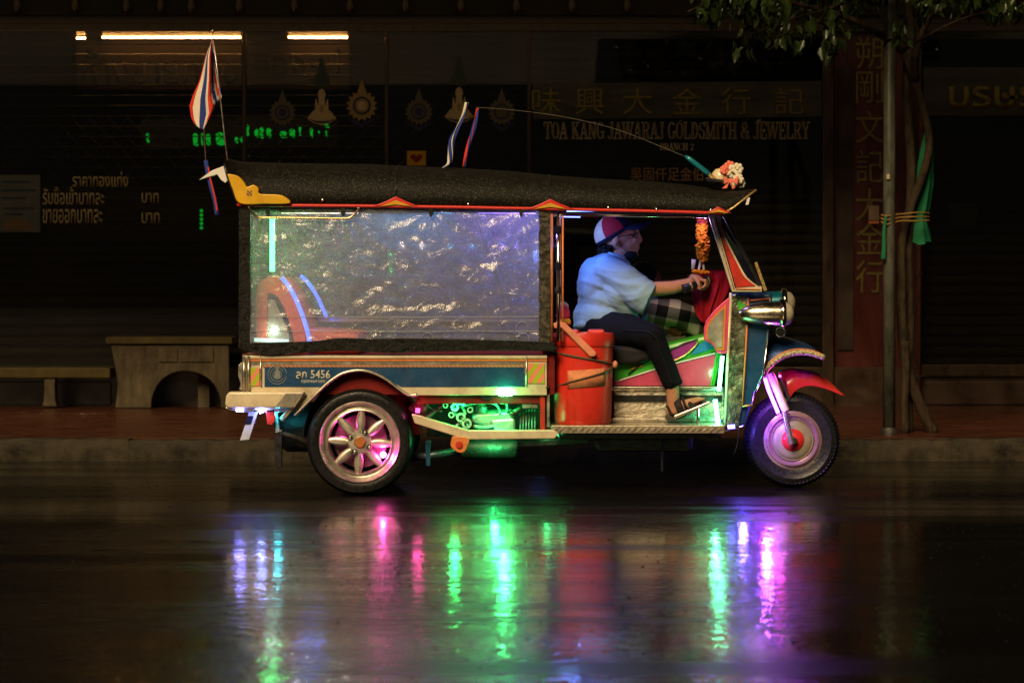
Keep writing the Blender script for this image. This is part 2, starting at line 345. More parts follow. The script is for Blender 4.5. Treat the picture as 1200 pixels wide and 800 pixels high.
# wet asphalt: dark aggregate, film of water with rough and smooth tracks
def road_material():
    m = bpy.data.materials.new('wet_asphalt'); m.use_nodes = True; n = m.node_tree.nodes; l = m.node_tree.links; b = n['Principled BSDF']
    tc = n.new('ShaderNodeTexCoord')
    def noise_(scale, stretch, detail=6, rough=.6):
        mp = n.new('ShaderNodeMapping'); mp.inputs['Scale'].default_value = stretch; l.new(tc.outputs['Object'], mp.inputs[0])
        z = n.new('ShaderNodeTexNoise'); z.inputs['Scale'].default_value = scale; z.inputs['Detail'].default_value = detail; z.inputs['Roughness'].default_value = rough
        l.new(mp.outputs[0], z.inputs[0]); return z
    grain = noise_(90, (1, 1, 1), 4, .7); track = noise_(1.0, (.22, 2.2, 1), 5, .55); mid = noise_(5, (.5, 1.2, 1), 6)
    cr = n.new('ShaderNodeMapRange'); cr.inputs[1].default_value = .35; cr.inputs[2].default_value = .75; cr.inputs[3].default_value = .002; cr.inputs[4].default_value = .009; l.new(grain.outputs[0], cr.inputs[0])
    cc = n.new('ShaderNodeCombineColor'); l.new(cr.outputs[0], cc.inputs[0])
    for i, k in ((1, .88), (2, .72)):
        q = n.new('ShaderNodeMath'); q.operation = 'MULTIPLY'; q.inputs[1].default_value = k; l.new(cr.outputs[0], q.inputs[0]); l.new(q.outputs[0], cc.inputs[i])
    l.new(cc.outputs[0], b.inputs['Base Color'])
    rr = n.new('ShaderNodeMapRange'); rr.inputs[1].default_value = .38; rr.inputs[2].default_value = .62; rr.inputs[3].default_value = .17; rr.inputs[4].default_value = .3; l.new(track.outputs[0], rr.inputs[0])
    sx = n.new('ShaderNodeSeparateXYZ'); l.new(tc.outputs['Object'], sx.inputs[0])       # coarser, less flooded asphalt towards the gutter
    gy = n.new('ShaderNodeMapRange'); gy.inputs[1].default_value = -1.9; gy.inputs[2].default_value = -.6; gy.inputs[3].default_value = 0; gy.inputs[4].default_value = .035; l.new(sx.outputs['Y'], gy.inputs[0])
    ra = n.new('ShaderNodeMath'); ra.operation = 'ADD'; l.new(rr.outputs[0], ra.inputs[0]); l.new(gy.outputs[0], ra.inputs[1]); l.new(ra.outputs[0], b.inputs['Roughness'])
    b.inputs['IOR'].default_value = 1.36
    s1 = n.new('ShaderNodeMapRange'); s1.inputs[1].default_value = .4; s1.inputs[2].default_value = .62; s1.inputs[3].default_value = .15; s1.inputs[4].default_value = .5; l.new(track.outputs[0], s1.inputs[0])
    bp = n.new('ShaderNodeBump'); bp.inputs['Distance'].default_value = .006; l.new(s1.outputs[0], bp.inputs['Strength']); l.new(grain.outputs[0], bp.inputs['Height'])
    b2 = n.new('ShaderNodeBump'); b2.inputs['Distance'].default_value = .01; b2.inputs['Strength'].default_value = .05; l.new(mid.outputs[0], b2.inputs['Height']); l.new(bp.outputs[0], b2.inputs['Normal'])
    l.new(b2.outputs[0], b.inputs['Normal'])
    cw = n.new('ShaderNodeMapRange'); cw.inputs[1].default_value = .62; cw.inputs[2].default_value = .4; cw.inputs[3].default_value = .35; cw.inputs[4].default_value = .95; l.new(track.outputs[0], cw.inputs[0]); l.new(cw.outputs[0], b.inputs['Coat Weight'])
    c2 = n.new('ShaderNodeMapRange'); c2.inputs[1].default_value = .38; c2.inputs[2].default_value = .62; c2.inputs[3].default_value = .012; c2.inputs[4].default_value = .04; l.new(track.outputs[0], c2.inputs[0])
    ca = n.new('ShaderNodeMath'); ca.operation = 'ADD'; l.new(c2.outputs[0], ca.inputs[0]); l.new(gy.outputs[0], ca.inputs[1]); l.new(ca.outputs[0], b.inputs['Coat Roughness'])
    b.inputs['Coat IOR'].default_value = 1.33
    rip = noise_(60, (1, .4, 1), 4, .65); rip2 = noise_(20, (.8, .75, 1), 3, .55)
    s3 = n.new('ShaderNodeMapRange'); s3.inputs[1].default_value = .4; s3.inputs[2].default_value = .64; s3.inputs[3].default_value = .02; s3.inputs[4].default_value = .16; l.new(track.outputs[0], s3.inputs[0])
    b3 = n.new('ShaderNodeBump'); b3.inputs['Distance'].default_value = .0035; l.new(s3.outputs[0], b3.inputs['Strength']); l.new(rip.outputs[0], b3.inputs['Height'])
    b4 = n.new('ShaderNodeBump'); b4.inputs['Distance'].default_value = .006; b4.inputs['Strength'].default_value = .3; l.new(rip2.outputs[0], b4.inputs['Height']); l.new(b3.outputs[0], b4.inputs['Normal'])
    l.new(b4.outputs[0], b.inputs['Coat Normal'])
    b.inputs['Specular IOR Level'].default_value = .13; return m

# ------------------------------------------------------------------ the setting
WALL = 6.7; KERB = 2.5; ZP = .131
def road_z(y):
    t = min(1, max(0, (-y - .05) / 2.2)); return .055 * t * t * (3 - 2 * t)
b = MB(); ys = [-60, -30, -14, -9.5] + [-8.5 + .06 * i for i in range(int(11.1 / .06))] + [KERB + .1]; xs = [-60, -20, -8] + [-5 + .25 * i for i in range(41)] + [8, 20, 60]
vsx = [(x, y, road_z(y) + (.0008 * noise.noise(Vector((x * .35, y * 2.6, 2))) + .0003 * noise.noise(Vector((x * 1.1, y * 5, 6)))) * (1 if -9 < y < 2.4 else 0)) for y in ys for x in xs]; nx = len(xs)
b.add(vsx, [(j * nx + i, j * nx + i + 1, (j + 1) * nx + i + 1, (j + 1) * nx + i) for j in range(len(ys) - 1) for i in range(nx - 1)])
b.build('road', road_material(), smooth=True, kind='structure', label='wet black asphalt street reflecting the lights')
gb = MB()
for _ in range(1800):
    y = -8.2 + 10.6 * random.random() ** .8; x = random.uniform(-1, 1) * (13 + y) * .22; h = random.uniform(.0016, .0045) * (1.3 if random.random() < .1 else 1); a = random.uniform(0, 6.28); z = road_z(y) - .001
    q = [Vector((math.cos(a + k * 1.571) * h * random.uniform(.9, 2.0), math.sin(a + k * 1.571) * h * random.uniform(.9, 2.0), 0)) for k in range(4)]; c = Vector((x, y, z))
    gb.add([c + p for p in q] + [c + Vector((0, 0, h * random.uniform(.8, 1.5)))], [(0, 1, 4), (1, 2, 4), (2, 3, 4), (3, 0, 4)])
gb.build('road_grit', M('wet_grit', (.008, .0065, .005), .5, 0, .5, .1, 50), None, label='fine wet grit scattered over the asphalt', kind='stuff')
pave_m = M('wet_red_pavement', (.06, .018, .008), .3, 0, .4, .12, 6, stretch=(.6, 2, 1), rvar=.15)
MB().box((0, (KERB + .16 + WALL + 1.5) / 2, ZP / 2 - .06), (120, WALL + 1.5 - KERB - .16, ZP + .12)).build('pavement', pave_m, kind='structure', label='wet reddish pavement in front of the shop')
kerb_m = M('worn_kerb_concrete', (.03, .024, .015), .65, 0, .8, .8, 7, rvar=.2, grime=0.00)
kerb = thing('kerb', (0, KERB, 0), 'worn grey concrete kerb along the pavement edge', None, None, 'structure')
def kerb_stone(seed):
    bm = bmesh.new(); bmesh.ops.create_cube(bm, size=1); bmesh.ops.scale(bm, vec=(1.0, .16, ZP + .084), verts=bm.verts)
    bmesh.ops.subdivide_edges(bm, edges=[e for e in bm.edges if abs(e.verts[0].co.x - e.verts[1].co.x) > .5], cuts=26, use_grid_fill=True)
    bmesh.ops.subdivide_edges(bm, edges=[e for e in bm.edges if abs(e.verts[0].co.z - e.verts[1].co.z) > .1], cuts=6, use_grid_fill=True)
    for v in bm.verts:
        p = v.co.copy(); ed = 1.0 if p.z > .1 and p.y < -.07 else .45
        if abs(p.x) < .499: p.y += (.012 * ed * noise.noise(Vector((p.x * 9, p.z * 11, seed))) + (.014 * ed if p.z > .1 and p.y < -.07 else 0)); p.z += .012 * ed * noise.noise(Vector((p.x * 13, 5, seed + p.z * 3)))
        v.co = p
    me = bpy.data.meshes.new('kerb_stone'); bm.to_mesh(me); bm.free(); me.materials.append(kerb_m); me.polygons.foreach_set('use_smooth', [True] * len(me.polygons)); me.set_sharp_from_angle(angle=R(40)); return me
stones = [kerb_stone(3.1), kerb_stone(17.7), kerb_stone(41.3)]
for i in range(-9, 10):
    k = bpy.data.objects.new('kerb_stone', stones[i % 3]); COL.objects.link(k); reg(k, kerb, (0, KERB, 0))
    k.location = (i * 1.0 + .17, .08 + random.uniform(-.005, .005), ZP / 2 - .04 + random.uniform(-.006, .003)); k.rotation_euler = (0, R(random.uniform(-.2, .2)), 0)

# ---- shophouse front
wood = M('dark_bronze_frame', (.05, .03, .014), .35, .4, .3, .1, 20, stretch=(1, 1, .3))
dark_in = M('dark_shop_interior', (.012, .01, .008), .7, 0, .3, .1, 3)
slat_m = M('dark_shutter_slat', (.034, .03, .022), .5, .2, .3, .15, 10, stretch=(.3, 1, 4))
bar_m = M('grille_bar_metal', (.06, .05, .035), .4, .6, .3, .1, 20)
tile_m = M('brown_marble_base', (.045, .024, .012), .35, 0, .5, .1, 5)
shop = thing('shop_front', (0, WALL, 0), 'dark goldsmith shop front with glass panes and roller shutters', 'shop front')
MB().prism([(-160, 430), (1380, 430), (1380, 482), (-160, 482)], WALL + .02, WALL + .5).build('base_wall', tile_m, shop)
for x0, x1, g in ((-160, 130, 0), (286, 640, 1), (642, 965, 2), (1079, 1380, 3)):
    MB().prism([(x0, 447), (x1, 447), (x1, 474), (x0, 474)], WALL + .005, WALL + .04).build('base_panel', tile_m, shop, bevel=.006)
MB().prism([(-160, -140), (1380, -140), (1380, 18), (-160, 18)], WALL - .1, WALL + .6).build('upper_wall', M('dark_upper_wall', (.02, .016, .012), .6, 0, .3, .1, 4), shop)
MB().prism([(-160, 18), (1380, 18), (1380, 37), (-160, 37)], WALL - .02, WALL + .3).build('lintel', wood, shop, bevel=.008)
MB().prism([(-160, 24.5), (1380, 24.5), (1380, 27), (-160, 27)], WALL - .035, WALL - .02).build('lintel_bead', wood, shop)
for i, px in enumerate((-45, 20, 88, 148, 188, 224, 280, 345, 410, 475, 540, 605, 670, 735)):
    p = P(px, 0, WALL - .16); MB().lathe([(0, -.1), (.028, -.1), (.035, -.06), (.022, 0), (.03, .05), (0, .06)], p, 'z', 14).build('soffit_knob', wood, shop, smooth=True)
MB().prism([(-160, 430), (965, 430), (965, 443), (-160, 443)], WALL - .02, WALL + .05).build('sill_rail', wood, shop, bevel=.006)
MB().prism([(1078, 427), (1380, 427), (1380, 441), (1078, 441)], WALL - .02, WALL + .05).build('sill_rail', wood, shop, bevel=.006)
for x0, x1 in ((284, 288), (451, 455), (618, 622), (964, 977), (1073, 1080)):
    MB().prism([(x0, 37), (x1, 37), (x1, 476 if x0 > 900 else 430), (x0, 476 if x0 > 900 else 430)], WALL - .025, WALL + .06).build('mullion', wood, shop, bevel=.004)
MB().prism([(-160, -20), (1380, -20), (1380, 480), (-160, 480)], WALL + 1.0, WALL + 1.05).build('back_wall', dark_in, shop)
bays = [(-160, 284), (288, 451), (455, 618), (622, 964), (1080, 1380)]
for x0, x1 in bays:
    MB().prism([(x0, 37), (x1, 37), (x1, 430), (x0, 430)], WALL + .0, WALL + .008).build('pane', shopglass_m, shop)
def slat_profile(x0, x1, y0, h, thick):
    bm = MB(); a = P(x0, 0, y0).x; c = P(x1, 0, y0).x
    prof = [(-.5, 0), (-.3, -.8), (0, -1), (.3, -.8), (.5, 0), (.5, .25), (-.5, .25)]
    pts = [(x, y0 + dy * thick, k * h) for x in (a, c) for k, dy in prof]; n = len(prof)
    bm.add(pts, [tuple(range(n)), tuple(range(2 * n - 1, n - 1, -1))] + [(i, (i + 1) % n, (i + 1) % n + n, i + n) for i in range(n)]); return bm
for bi, (x0, x1) in enumerate(bays):
    ysl = WALL + .22; first = firstb = None; py = 52
    while py < 430:
        z = P(0, py, ysl).z
        solid = py > 268 or bi >= 3
        if solid:
            if first is None: first = slat_profile(x0 + 1, x1 - 1, ysl, S(11.6, ysl), .014).build('shutter_slat', slat_m, shop); o = first
            else: o = copy_obj(first, shop)
        else:
            if firstb is None: firstb = slat_profile(x0 + 1, x1 - 1, ysl, S(1.4, ysl), .006).build('grille_bar', bar_m, shop); o = firstb
            else: o = copy_obj(firstb, shop)
        o.location.z = z; py += 12
    if bi < 3:
        g = MB(); step = 22; ya = ysl + .03
        for k in range(int(x0) - 200, int(x1), step):
            for sgn in (1, -1):
                pa, pb = (k, 275), (k + 140, 135)
                if sgn < 0: pa, pb = (k, 135), (k + 140, 275)
                u0 = max(0, (x0 - pa[0]) / 140); u1 = min(1, (x1 - pa[0]) / 140)
                if u1 - u0 < .03: continue
                f = lambda u: P(pa[0] + 140 * u, pa[1] + (pb[1] - pa[1]) * u, ya + .006 * sgn)
                g.tube([f(u0), f(u1)], .0035, 5)
        g.build('folding_grille', bar_m, shop)
# awning added out of view to shade the shop front and pass soft fill
aw = MB(); aw.add([(-9, 3.0, 2.9), (-9, WALL - .1, 3.72), (.75, 3.0, 2.9), (.75, WALL - .1, 3.72), (.75, 4.3, 3.19), (9, 4.3, 3.19), (9, WALL - .1, 3.72)], [(0, 1, 3, 2), (4, 3, 6, 5)])
awm = bpy.data.materials.new('translucent_shade_sheet'); awm.use_nodes = True; _n = awm.node_tree.nodes; _l = awm.node_tree.links; _n.remove(_n['Principled BSDF'])
_t = _n.new('ShaderNodeBsdfTranslucent'); _nz = _n.new('ShaderNodeTexNoise'); _nz.inputs['Scale'].default_value = 2
_mr = _n.new('ShaderNodeMapRange'); _mr.inputs[3].default_value = .14; _mr.inputs[4].default_value = .28; _l.new(_nz.outputs[0], _mr.inputs[0]); _l.new(_mr.outputs[0], _t.inputs[0]); _l.new(_t.outputs[0], _n['Material Output'].inputs[0])
aw.build('shade_sheet', awm, shop)
# tube lamps inside, over the sign board
tube_m = glow('warm_tube_glow', (1, .46, .13), 70.0)
def tube_lamp(px0, px1, py, y, watt, label):
    t = thing('tube_lamp', P((px0 + px1) / 2, py, y), label, 'lamp', 'warm tube lamps inside the shop')
    MB().tube([P(px0, py, y), P(px1, py, y)], .008, 10).build('tube', tube_m, t, smooth=True)
    MB().box(P((px0 + px1) / 2, py - 3.5, y + .01), (S(px1 - px0 + 6, y), .05, .02)).build('batten', wood, t)
    ld = bpy.data.lights.new('tube_light', 'AREA'); ld.shape = 'RECTANGLE'; ld.size = S(px1 - px0, y); ld.size_y = .03; ld.energy = watt; ld.color = (1, .56, .2)
    lo = bpy.data.objects.new('tube_light', ld); COL.objects.link(lo); lo.parent = t; lo.location = (0, 0, -.03); return t
tube_lamp(120, 282, 44, WALL + .42, .3, 'long warm tube lamp glowing above the gold letters, behind the flag')
tube_lamp(338, 407, 44, WALL + .42, .15, 'short warm tube lamp in the second pane from the left')
tube_lamp(90, 100, 45, WALL + .42, .05, 'small warm lamp end left of the long tube')
board = M('brown_sign_board', (.012, .0065, .003), .55, 0, .3, .1, 6)
gold_l = M('gold_lettering', (.46, .36, .16), .4, .4, .3, .1, 40)
goldd = M('dull_gold_lettering', (.16, .125, .025), .5, .3, .35, .1, 40)
redfill = M('dark_red_lettering', (.06, .012, .006), .5, 0, .2, .05, 40)
def signboard(name, box, y, mat, body, tbox, tmat, label, bold=.02):
    t = thing(name, P((box[0] + box[2]) / 2, box[3], y), label, 'sign')
    MB().prism([(box[0], box[1]), (box[2], box[1]), (box[2], box[3]), (box[0], box[3])], y, y + .03).build('board', mat, t, bevel=.004)
    text('lettering', body, tbox, y - .002, tmat, t, .006, bold); return t
signboard('inner_sign', (89, 48, 283, 106), WALL + .62, board, 'ห้างขายทอง', (96, 56, 278, 100), M('dark_sign_letter', (.006, .003, .0015), .5), 'lit brown sign board under the long warm tube lamp')
signboard('inner_sign', (290, 48, 410, 106), WALL + .62, board, 'ทองรูป', (298, 58, 398, 100), M('dark_sign_letter', (.006, .003, .0015), .5), 'lit brown sign board under the short warm tube lamp')
grey_b = M('weathered_grey_board', (.055, .052, .038), .5, 0, .45, .1, 5, stretch=(.4, 1, 2))
t = thing('fascia_sign', P(795, 137, WALL + .1), 'grey sign board with a row of yellow Chinese characters above the English lettering', 'sign')
MB().prism([(625, 98), (963, 95), (963, 137), (625, 140)], WALL - .03, WALL - .006).build('board', grey_b, t)
for ch, cx in (('味', 640), ('興', 691), ('大', 747), ('金', 805), ('行', 862), ('記', 925)):
    text('lettering', ch, (cx - 17, 103, cx + 17, 134), WALL - .032, goldd, t, .004, .0)
t = signboard('fascia_sign', (1082, 79, 1260, 136), WALL - .035, grey_b, 'บรษร', (1112, 101, 1216, 127), goldd, 'grey sign board with dull gold letters right of the street pole')
vs_ = thing('vertical_sign', P(1026, 430, WALL + .02), 'tall dark red vertical sign board with gold Chinese characters', 'sign')
MB().prism([(978, 37), (1073, 37), (1073, 430), (978, 430)], WALL + .06, WALL + .12).build('board', M('dark_red_sign_board', (.075, .014, .008), .35, 0, .4, .05, 3, stretch=(2, 1, .4)), vs_)
MB().prism([(982, 80), (1000, 80), (1000, 410), (982, 410)], WALL + .04, WALL + .06).build('worn_strip', M('worn_grey_brown_strip', (.05, .035, .024), .5, 0, .5, .1, 4), vs_)
for ch, cyy in zip('朔剛文記大金行', (62, 102, 149, 195, 240, 279, 324)):
    text('lettering', ch, (1003, cyy - 19, 1035, cyy + 19), WALL + .056, M('aged_gold_leaf', (.19, .145, .03), .4, .4, .3, .1, 40) if ch == '朔' else bpy.data.materials['aged_gold_leaf'], vs_, .006, .0)

# didone capitals for the English lettering
def glyph_strokes(ch):
    v = lambda x, y0=0, y1=1: ('l', x, y0, x, y1, .17); t = lambda x, y0, y1: ('l', x, y0, x, y1, .06); h = lambda x0, x1, y: ('l', x0, y, x1, y, .06)
    s = lambda x, y: ('l', x - .16, y, x + .16, y, .055); d = lambda *a: ('l', *a, .16); n = lambda *a: ('l', *a, .06)
    o = lambda cx, cy_, rx, ry, a0, a1: ('o', cx, cy_, rx, ry, a0, a1)
    g = {'T': (.72, [v(.36), h(.03, .69, .97), t(.05, .72, .97), t(.67, .72, .97), s(.36, .03)]),
         'O': (.66, [o(.33, .5, .25, .47, 0, 360)]), 'A': (.72, [n(.1, 0, .36, 1), d(.36, 1, .6, 0), h(.2, .52, .33), s(.12, .03), s(.58, .03)]),
         'K': (.74, [v(.18), n(.2, .4, .6, .97), d(.32, .55, .62, .03), s(.18, .03), s(.18, .97), s(.58, .97), s(.6, .03)]),
         'N': (.74, [t(.14, 0, 1), d(.14, 1, .6, 0), t(.6, 0, 1), s(.14, .03), s(.6, .97), s(.12, .97)]),
         'G': (.7, [o(.35, .5, .26, .47, 40, 320), v(.56, .05, .42), s(.56, .42)]), 'J': (.5, [v(.33, .15, 1), o(.2, .18, .17, .16, 180, 360), s(.33, .97)]),
         'W': (1.0, [d(.08, 1, .28, 0), n(.28, 0, .48, 1), d(.48, 1, .7, 0), n(.7, 0, .92, 1), s(.1, .97), s(.5, .97), s(.9, .97)]),
         'R': (.74, [v(.18), o(.36, .74, .24, .23, -90, 90), h(.18, .38, .97), h(.18, .38, .5), d(.4, .5, .62, .03), s(.18, .03), s(.62, .03), s(.14, .97)]),
         'L': (.64, [v(.18), h(.1, .58, .03), t(.57, .03, .3), s(.18, .97)]), 'D': (.72, [v(.18), o(.3, .5, .3, .47, -90, 90), h(.06, .32, .97), h(.06, .32, .03)]),
         'S': (.58, [o(.29, .74, .19, .23, 20, 270), o(.29, .27, .2, .24, -160, 90), t(.5, .7, .97), t(.08, .03, .3)]),
         'M': (.92, [t(.14, 0, 1), d(.14, 1, .44, 0), n(.44, 0, .74, 1), v(.76), s(.14, .03), s(.76, .03), s(.1, .97), s(.8, .97)]),
         'I': (.36, [v(.18), s(.18, .03), s(.18, .97)]), 'H': (.78, [v(.18), v(.6), h(.18, .6, .5), s(.18, .03), s(.18, .97), s(.6, .03), s(.6, .97)]),
         'E': (.66, [v(.18), h(.06, .58, .97), h(.06, .6, .03), h(.18, .44, .5), t(.57, .75, .97), t(.59, .03, .28), t(.44, .38, .62)]),
         'Y': (.72, [v(.36, 0, .45), d(.1, 1, .36, .42), n(.36, .42, .62, 1), s(.36, .03), s(.12, .97), s(.6, .97)]),
         'B': (.66, [v(.18), o(.34, .75, .22, .22, -90, 90), o(.34, .27, .25, .25, -90, 90), h(.06, .36, .97), h(.06, .36, .03), h(.18, .36, .51)]),
         'C': (.66, [o(.35, .5, .26, .47, 45, 315), t(.58, .66, .95)]), '2': (.56, [o(.28, .72, .2, .25, -20, 180), n(.46, .62, .08, .05), d(.08, .07, .52, .07)]),
         '&': (.8, [o(.32, .76, .16, .21, 0, 360), o(.3, .27, .23, .24, 0, 360), d(.22, .62, .72, .02), n(.5, .15, .68, .5)]), ' ': (.34, [])}
    return g[ch]
def didone(name, body, box, y, label):
    t = thing(name, P((box[0] + box[2]) / 2, box[3], y), label, 'lettering')
    tot = sum(glyph_strokes(c)[0] for c in body); a = P(box[0], box[3], y); c = P(box[2], box[1], y); sx = (c.x - a.x) / tot; sz = c.z - a.z
    cur = 0
    for ch in body:
        w, st = glyph_strokes(ch); outer = None
        for layer, shrink, mat in ((0, 0, gold_l), (1, .085, redfill)):
            if not st or (layer and sz < .1): continue
            mb = MB()
            for q in st:
                if q[0] == 'l':
                    _, x0, y0, x1, y1, wd = q; wd -= shrink
                    if wd <= .02: continue
                    dx, dy = x1 - x0, y1 - y0; L = math.hypot(dx, dy); nx_, ny_ = -dy / L * wd / 2, dx / L * wd / 2
                    quads = [[(x0 + nx_, y0 + ny_), (x0 - nx_, y0 - ny_), (x1 - nx_, y1 - ny_), (x1 + nx_, y1 + ny_)]]
                else:
                    _, cx, cyy, rx, ry, a0, a1 = q; quads = []; n = max(6, int(abs(a1 - a0) / 18))
                    for k in range(n):
                        e = []
                        for aa in (a0 + (a1 - a0) * k / n, a0 + (a1 - a0) * (k + 1) / n):
                            th = max(.05, .17 * abs(math.cos(R(aa)))) - shrink
                            if th <= .01: e = None; break
                            e += [(cx + (rx + th / 2) * math.cos(R(aa)), cyy + (ry + th * .3) * math.sin(R(aa))), (cx + (rx - th / 2) * math.cos(R(aa)), cyy + (ry - th * .3) * math.sin(R(aa)))]
                        if e: quads.append([e[0], e[1], e[3], e[2]])
                for qi, qd in enumerate(quads): mb.add([(a.x + (cur + u) * sx, y - layer * .002 - .00002 * (len(mb.f) % 9), a.z + w_ * sz) for u, w_ in qd], [(0, 1, 2, 3)])
            if not mb.f: continue
            o = mb.build('letter' if layer == 0 else 'letter_fill', mat, t if layer == 0 else outer)
            if layer == 0: outer = o
        cur += w
    return t
didone('window_lettering', 'TOA KANG JAWARAJ GOLDSMITH & JEWELRY', (637, 143, 949, 163), WALL - .004, 'large gold English lettering on the shop window above the cab')
didone('window_lettering', 'BRANCH 2', (773, 168, 813, 176), WALL - .004, 'small gold lettering reading branch and a number under the long line')
red_l = M('red_gold_lettering', (.3, .17, .055), .5, .2, .3, .1, 40)
text('window_lettering', '吳固仟足金伯', (739, 196, 824, 212), WALL - .004, red_l, None, .002, .0, 'reddish Chinese characters on the glass just above the cab roof', 'lettering')
text('window_lettering', 'ราคาทองแท่ง', (85, 201, 150, 219), WALL - .004, gold_l, None, .002, .01, 'top line of small gold Thai lettering at the left', 'lettering')
text('window_lettering', 'รับซื้อเข้าบาทละ', (50, 219, 122, 240), WALL - .004, gold_l, None, .002, .01, 'middle line of gold Thai lettering at the left, long word', 'lettering')
text('window_lettering', 'บาท', (166, 226, 186, 238), WALL - .004, gold_l, None, .002, .01, 'short Thai word ending the middle line of lettering', 'lettering')
text('window_lettering', 'ขายออกบาทละ', (50, 245, 120, 262), WALL - .004, gold_l, None, .002, .01, 'bottom line of gold Thai lettering at the left, long word', 'lettering')
text('window_lettering', 'บาท', (166, 249, 187, 262), WALL - .004, gold_l, None, .002, .01, 'short Thai word ending the bottom line of lettering', 'lettering')

# crests on the panes
crest_gold = M('crest_gold', (.26, .18, .06), .5, .2, .3, .1, 60); crest_dim = M('crest_dim_bronze', (.11, .085, .05), .5, .2, .3, .1, 60)
crest_blue = M('crest_blue', (.03, .03, .08), .5); crest_pale = M('crest_pale', (.42, .31, .15), .5, .1, .3, .1, 60); crest_green = M('crest_dark_green', (.045, .06, .045), .6)
def crest_round(cx, cyy, r, mat, mid, label):
    t = thing('crest_sticker', P(cx, cyy + r, WALL - .003), label, 'crest', 'round crests on the glass')
    y = WALL - .004
    star = []
    for k in range(32): a = 2 * PI * k / 32; rr = r * (.98 if k % 2 else .76); star.append((cx + rr * math.sin(a), cyy - rr * math.cos(a)))
    inner = [(cx + r * .56 * math.sin(2 * PI * k / 24), cyy - r * .56 * math.cos(2 * PI * k / 24)) for k in range(24)]
    MB().prism(star, y, y + .002).build('sunburst', mat, t)
    MB().prism(inner, y - .002, y).build('ring_field', crest_blue, t)
    MB().lathe([(S(r * .3, y), 0), (S(r * .42, y), 0), (S(r * .42, y), -.002), (S(r * .3, y), -.002)], P(cx, cyy, y - .003), 'y', 24, True).build('ring', mat, t)
    MB().prism([(cx + r * .28 * math.sin(2 * PI * k / 16), cyy - r * .28 * math.cos(2 * PI * k / 16)) for k in range(16)], y - .004, y - .002).build('centre', mid, t)
    MB().prism([(cx - r * .34, cyy - r * .62), (cx, cyy - r * 1.65), (cx + r * .34, cyy - r * .62)], y - .003, y - .001).build('spire', mat, t)
    MB().prism(crv2([(cx - r * 1.02, cyy + r * .7), (cx - r * .5, cyy + r * 1.05), (cx, cyy + r * 1.35), (cx + r * .5, cyy + r * 1.05), (cx + r * 1.02, cyy + r * .7), (cx + r * .5, cyy + r * .86), (cx, cyy + r * 1.08), (cx - r * .5, cyy + r * .86), (cx - r * 1.02, cyy + r * .7)], 4)[:-1], y + .003, y + .0035).build('ribbon', crest_blue, t)
def crest_tall(cx, cyy, s, label):
    t = thing('crest_sticker', P(cx, cyy + 16 * s, WALL - .003), label, 'crest', 'tall pale crests on the glass'); y = WALL - .004
    body = [(-17, 12), (-11, 4), (-8, 2), (-7, -12), (-4, -2), (-3.5, -12), (-4.5, -16), (-3, -21), (0, -23), (3, -21), (4.5, -16), (3.5, -12), (4, -2), (7, -12), (8, 2), (11, 4), (17, 12), (10, 17), (0, 20), (-10, 17)]
    MB().prism([(cx + a * s, cyy + q * s) for a, q in body], y, y + .002).build('emblem', crest_pale, t)
    MB().prism([(cx + a * s, cyy + q * s) for a, q in crv2([(-15, 12), (-8, 14.5), (0, 15), (8, 14.5), (15, 12), (8, 16.5), (0, 17.5), (-8, 16.5), (-15, 12)], 3)[:-1]], y - .002, y).build('dark_band', crest_blue, t)
    MB().prism([(cx + a * s, cyy + q * s) for a, q in ((-2.4, -1), (0, -6), (2.4, -1), (1.6, 5), (-1.6, 5))], y - .002, y).build('centre', crest_gold, t)
    MB().prism([(cx + a * s, cyy + q * s) for a, q in crv2([(-9, -26), (-9, -34), (-5, -42), (-3, -52), (0, -60), (3, -52), (5, -42), (9, -34), (9, -26), (0, -24.5), (-9, -26)], 3)[:-1]], y, y + .002).build('crown', crest_green, t)
crest_round(331, 132, 16.5, crest_dim, crest_blue, 'dim round crest left of the pale crest in the second pane')
crest_tall(377, 127, 1.0, 'tall pale crest in the second pane from the left')
crest_round(424, 124, 19, crest_gold, crest_pale, 'brightest gold round crest, near the right edge of the second pane')
crest_round(491, 131, 17, crest_dim, crest_blue, 'dim round crest left of the pale crest above the roof ribbons')
crest_tall(538, 125, 1.0, 'tall pale crest just behind the roof ribbons')
crest_round(588, 131, 17, crest_dim, crest_dim, 'dim round crest right of the roof ribbons')
# green lettering of an LED board, glowing through the panes
ledg = glow('green_led_glow', (.0, .9, .06), .42)
t = thing('led_board', P(280, 175, WALL + .5), 'green LED price board glowing behind the panes', 'sign')
MB().prism([(165, 140), (395, 136), (395, 172), (165, 175)], WALL + .55, WALL + .58).build('board', black_p, t)
for k, (x0, x1, y0, y1) in enumerate(((171, 175, 156, 167), (226, 232, 156, 171), (235, 238, 156, 170), (241, 247, 157, 170), (253, 263, 155, 170), (275, 279, 160, 168), (281, 285, 160, 167), (288, 292, 146, 160), (298, 303, 151, 161), (304, 309, 149, 162), (312, 318, 150, 161), (328, 336, 153, 162), (339, 346, 151, 161), (350, 353, 148, 160), (363, 367, 150, 161), (372, 375, 153, 158), (380, 386, 144, 150), (381, 384, 153, 161))):
    MB().prism(crv2([(x0, y0 + 2), ((x0 + x1) / 2, y0), (x1, y0 + 3), (x1 - 1, (y0 + y1) / 2), (x1, y1), (x0 + 1, y1 - 1), (x0, y0 + 2)], 2)[:-1], WALL + .535, WALL + .55).build('led_letter', ledg, t)
t = thing('led_column', P(236, 270, WALL + .5), 'short vertical row of green LED lights left of the cab', 'sign')
for k in range(5): MB().ell(P(236, 247 + k * 5, WALL + .12), (.014, .008, .013)).build('led', ledg, t)
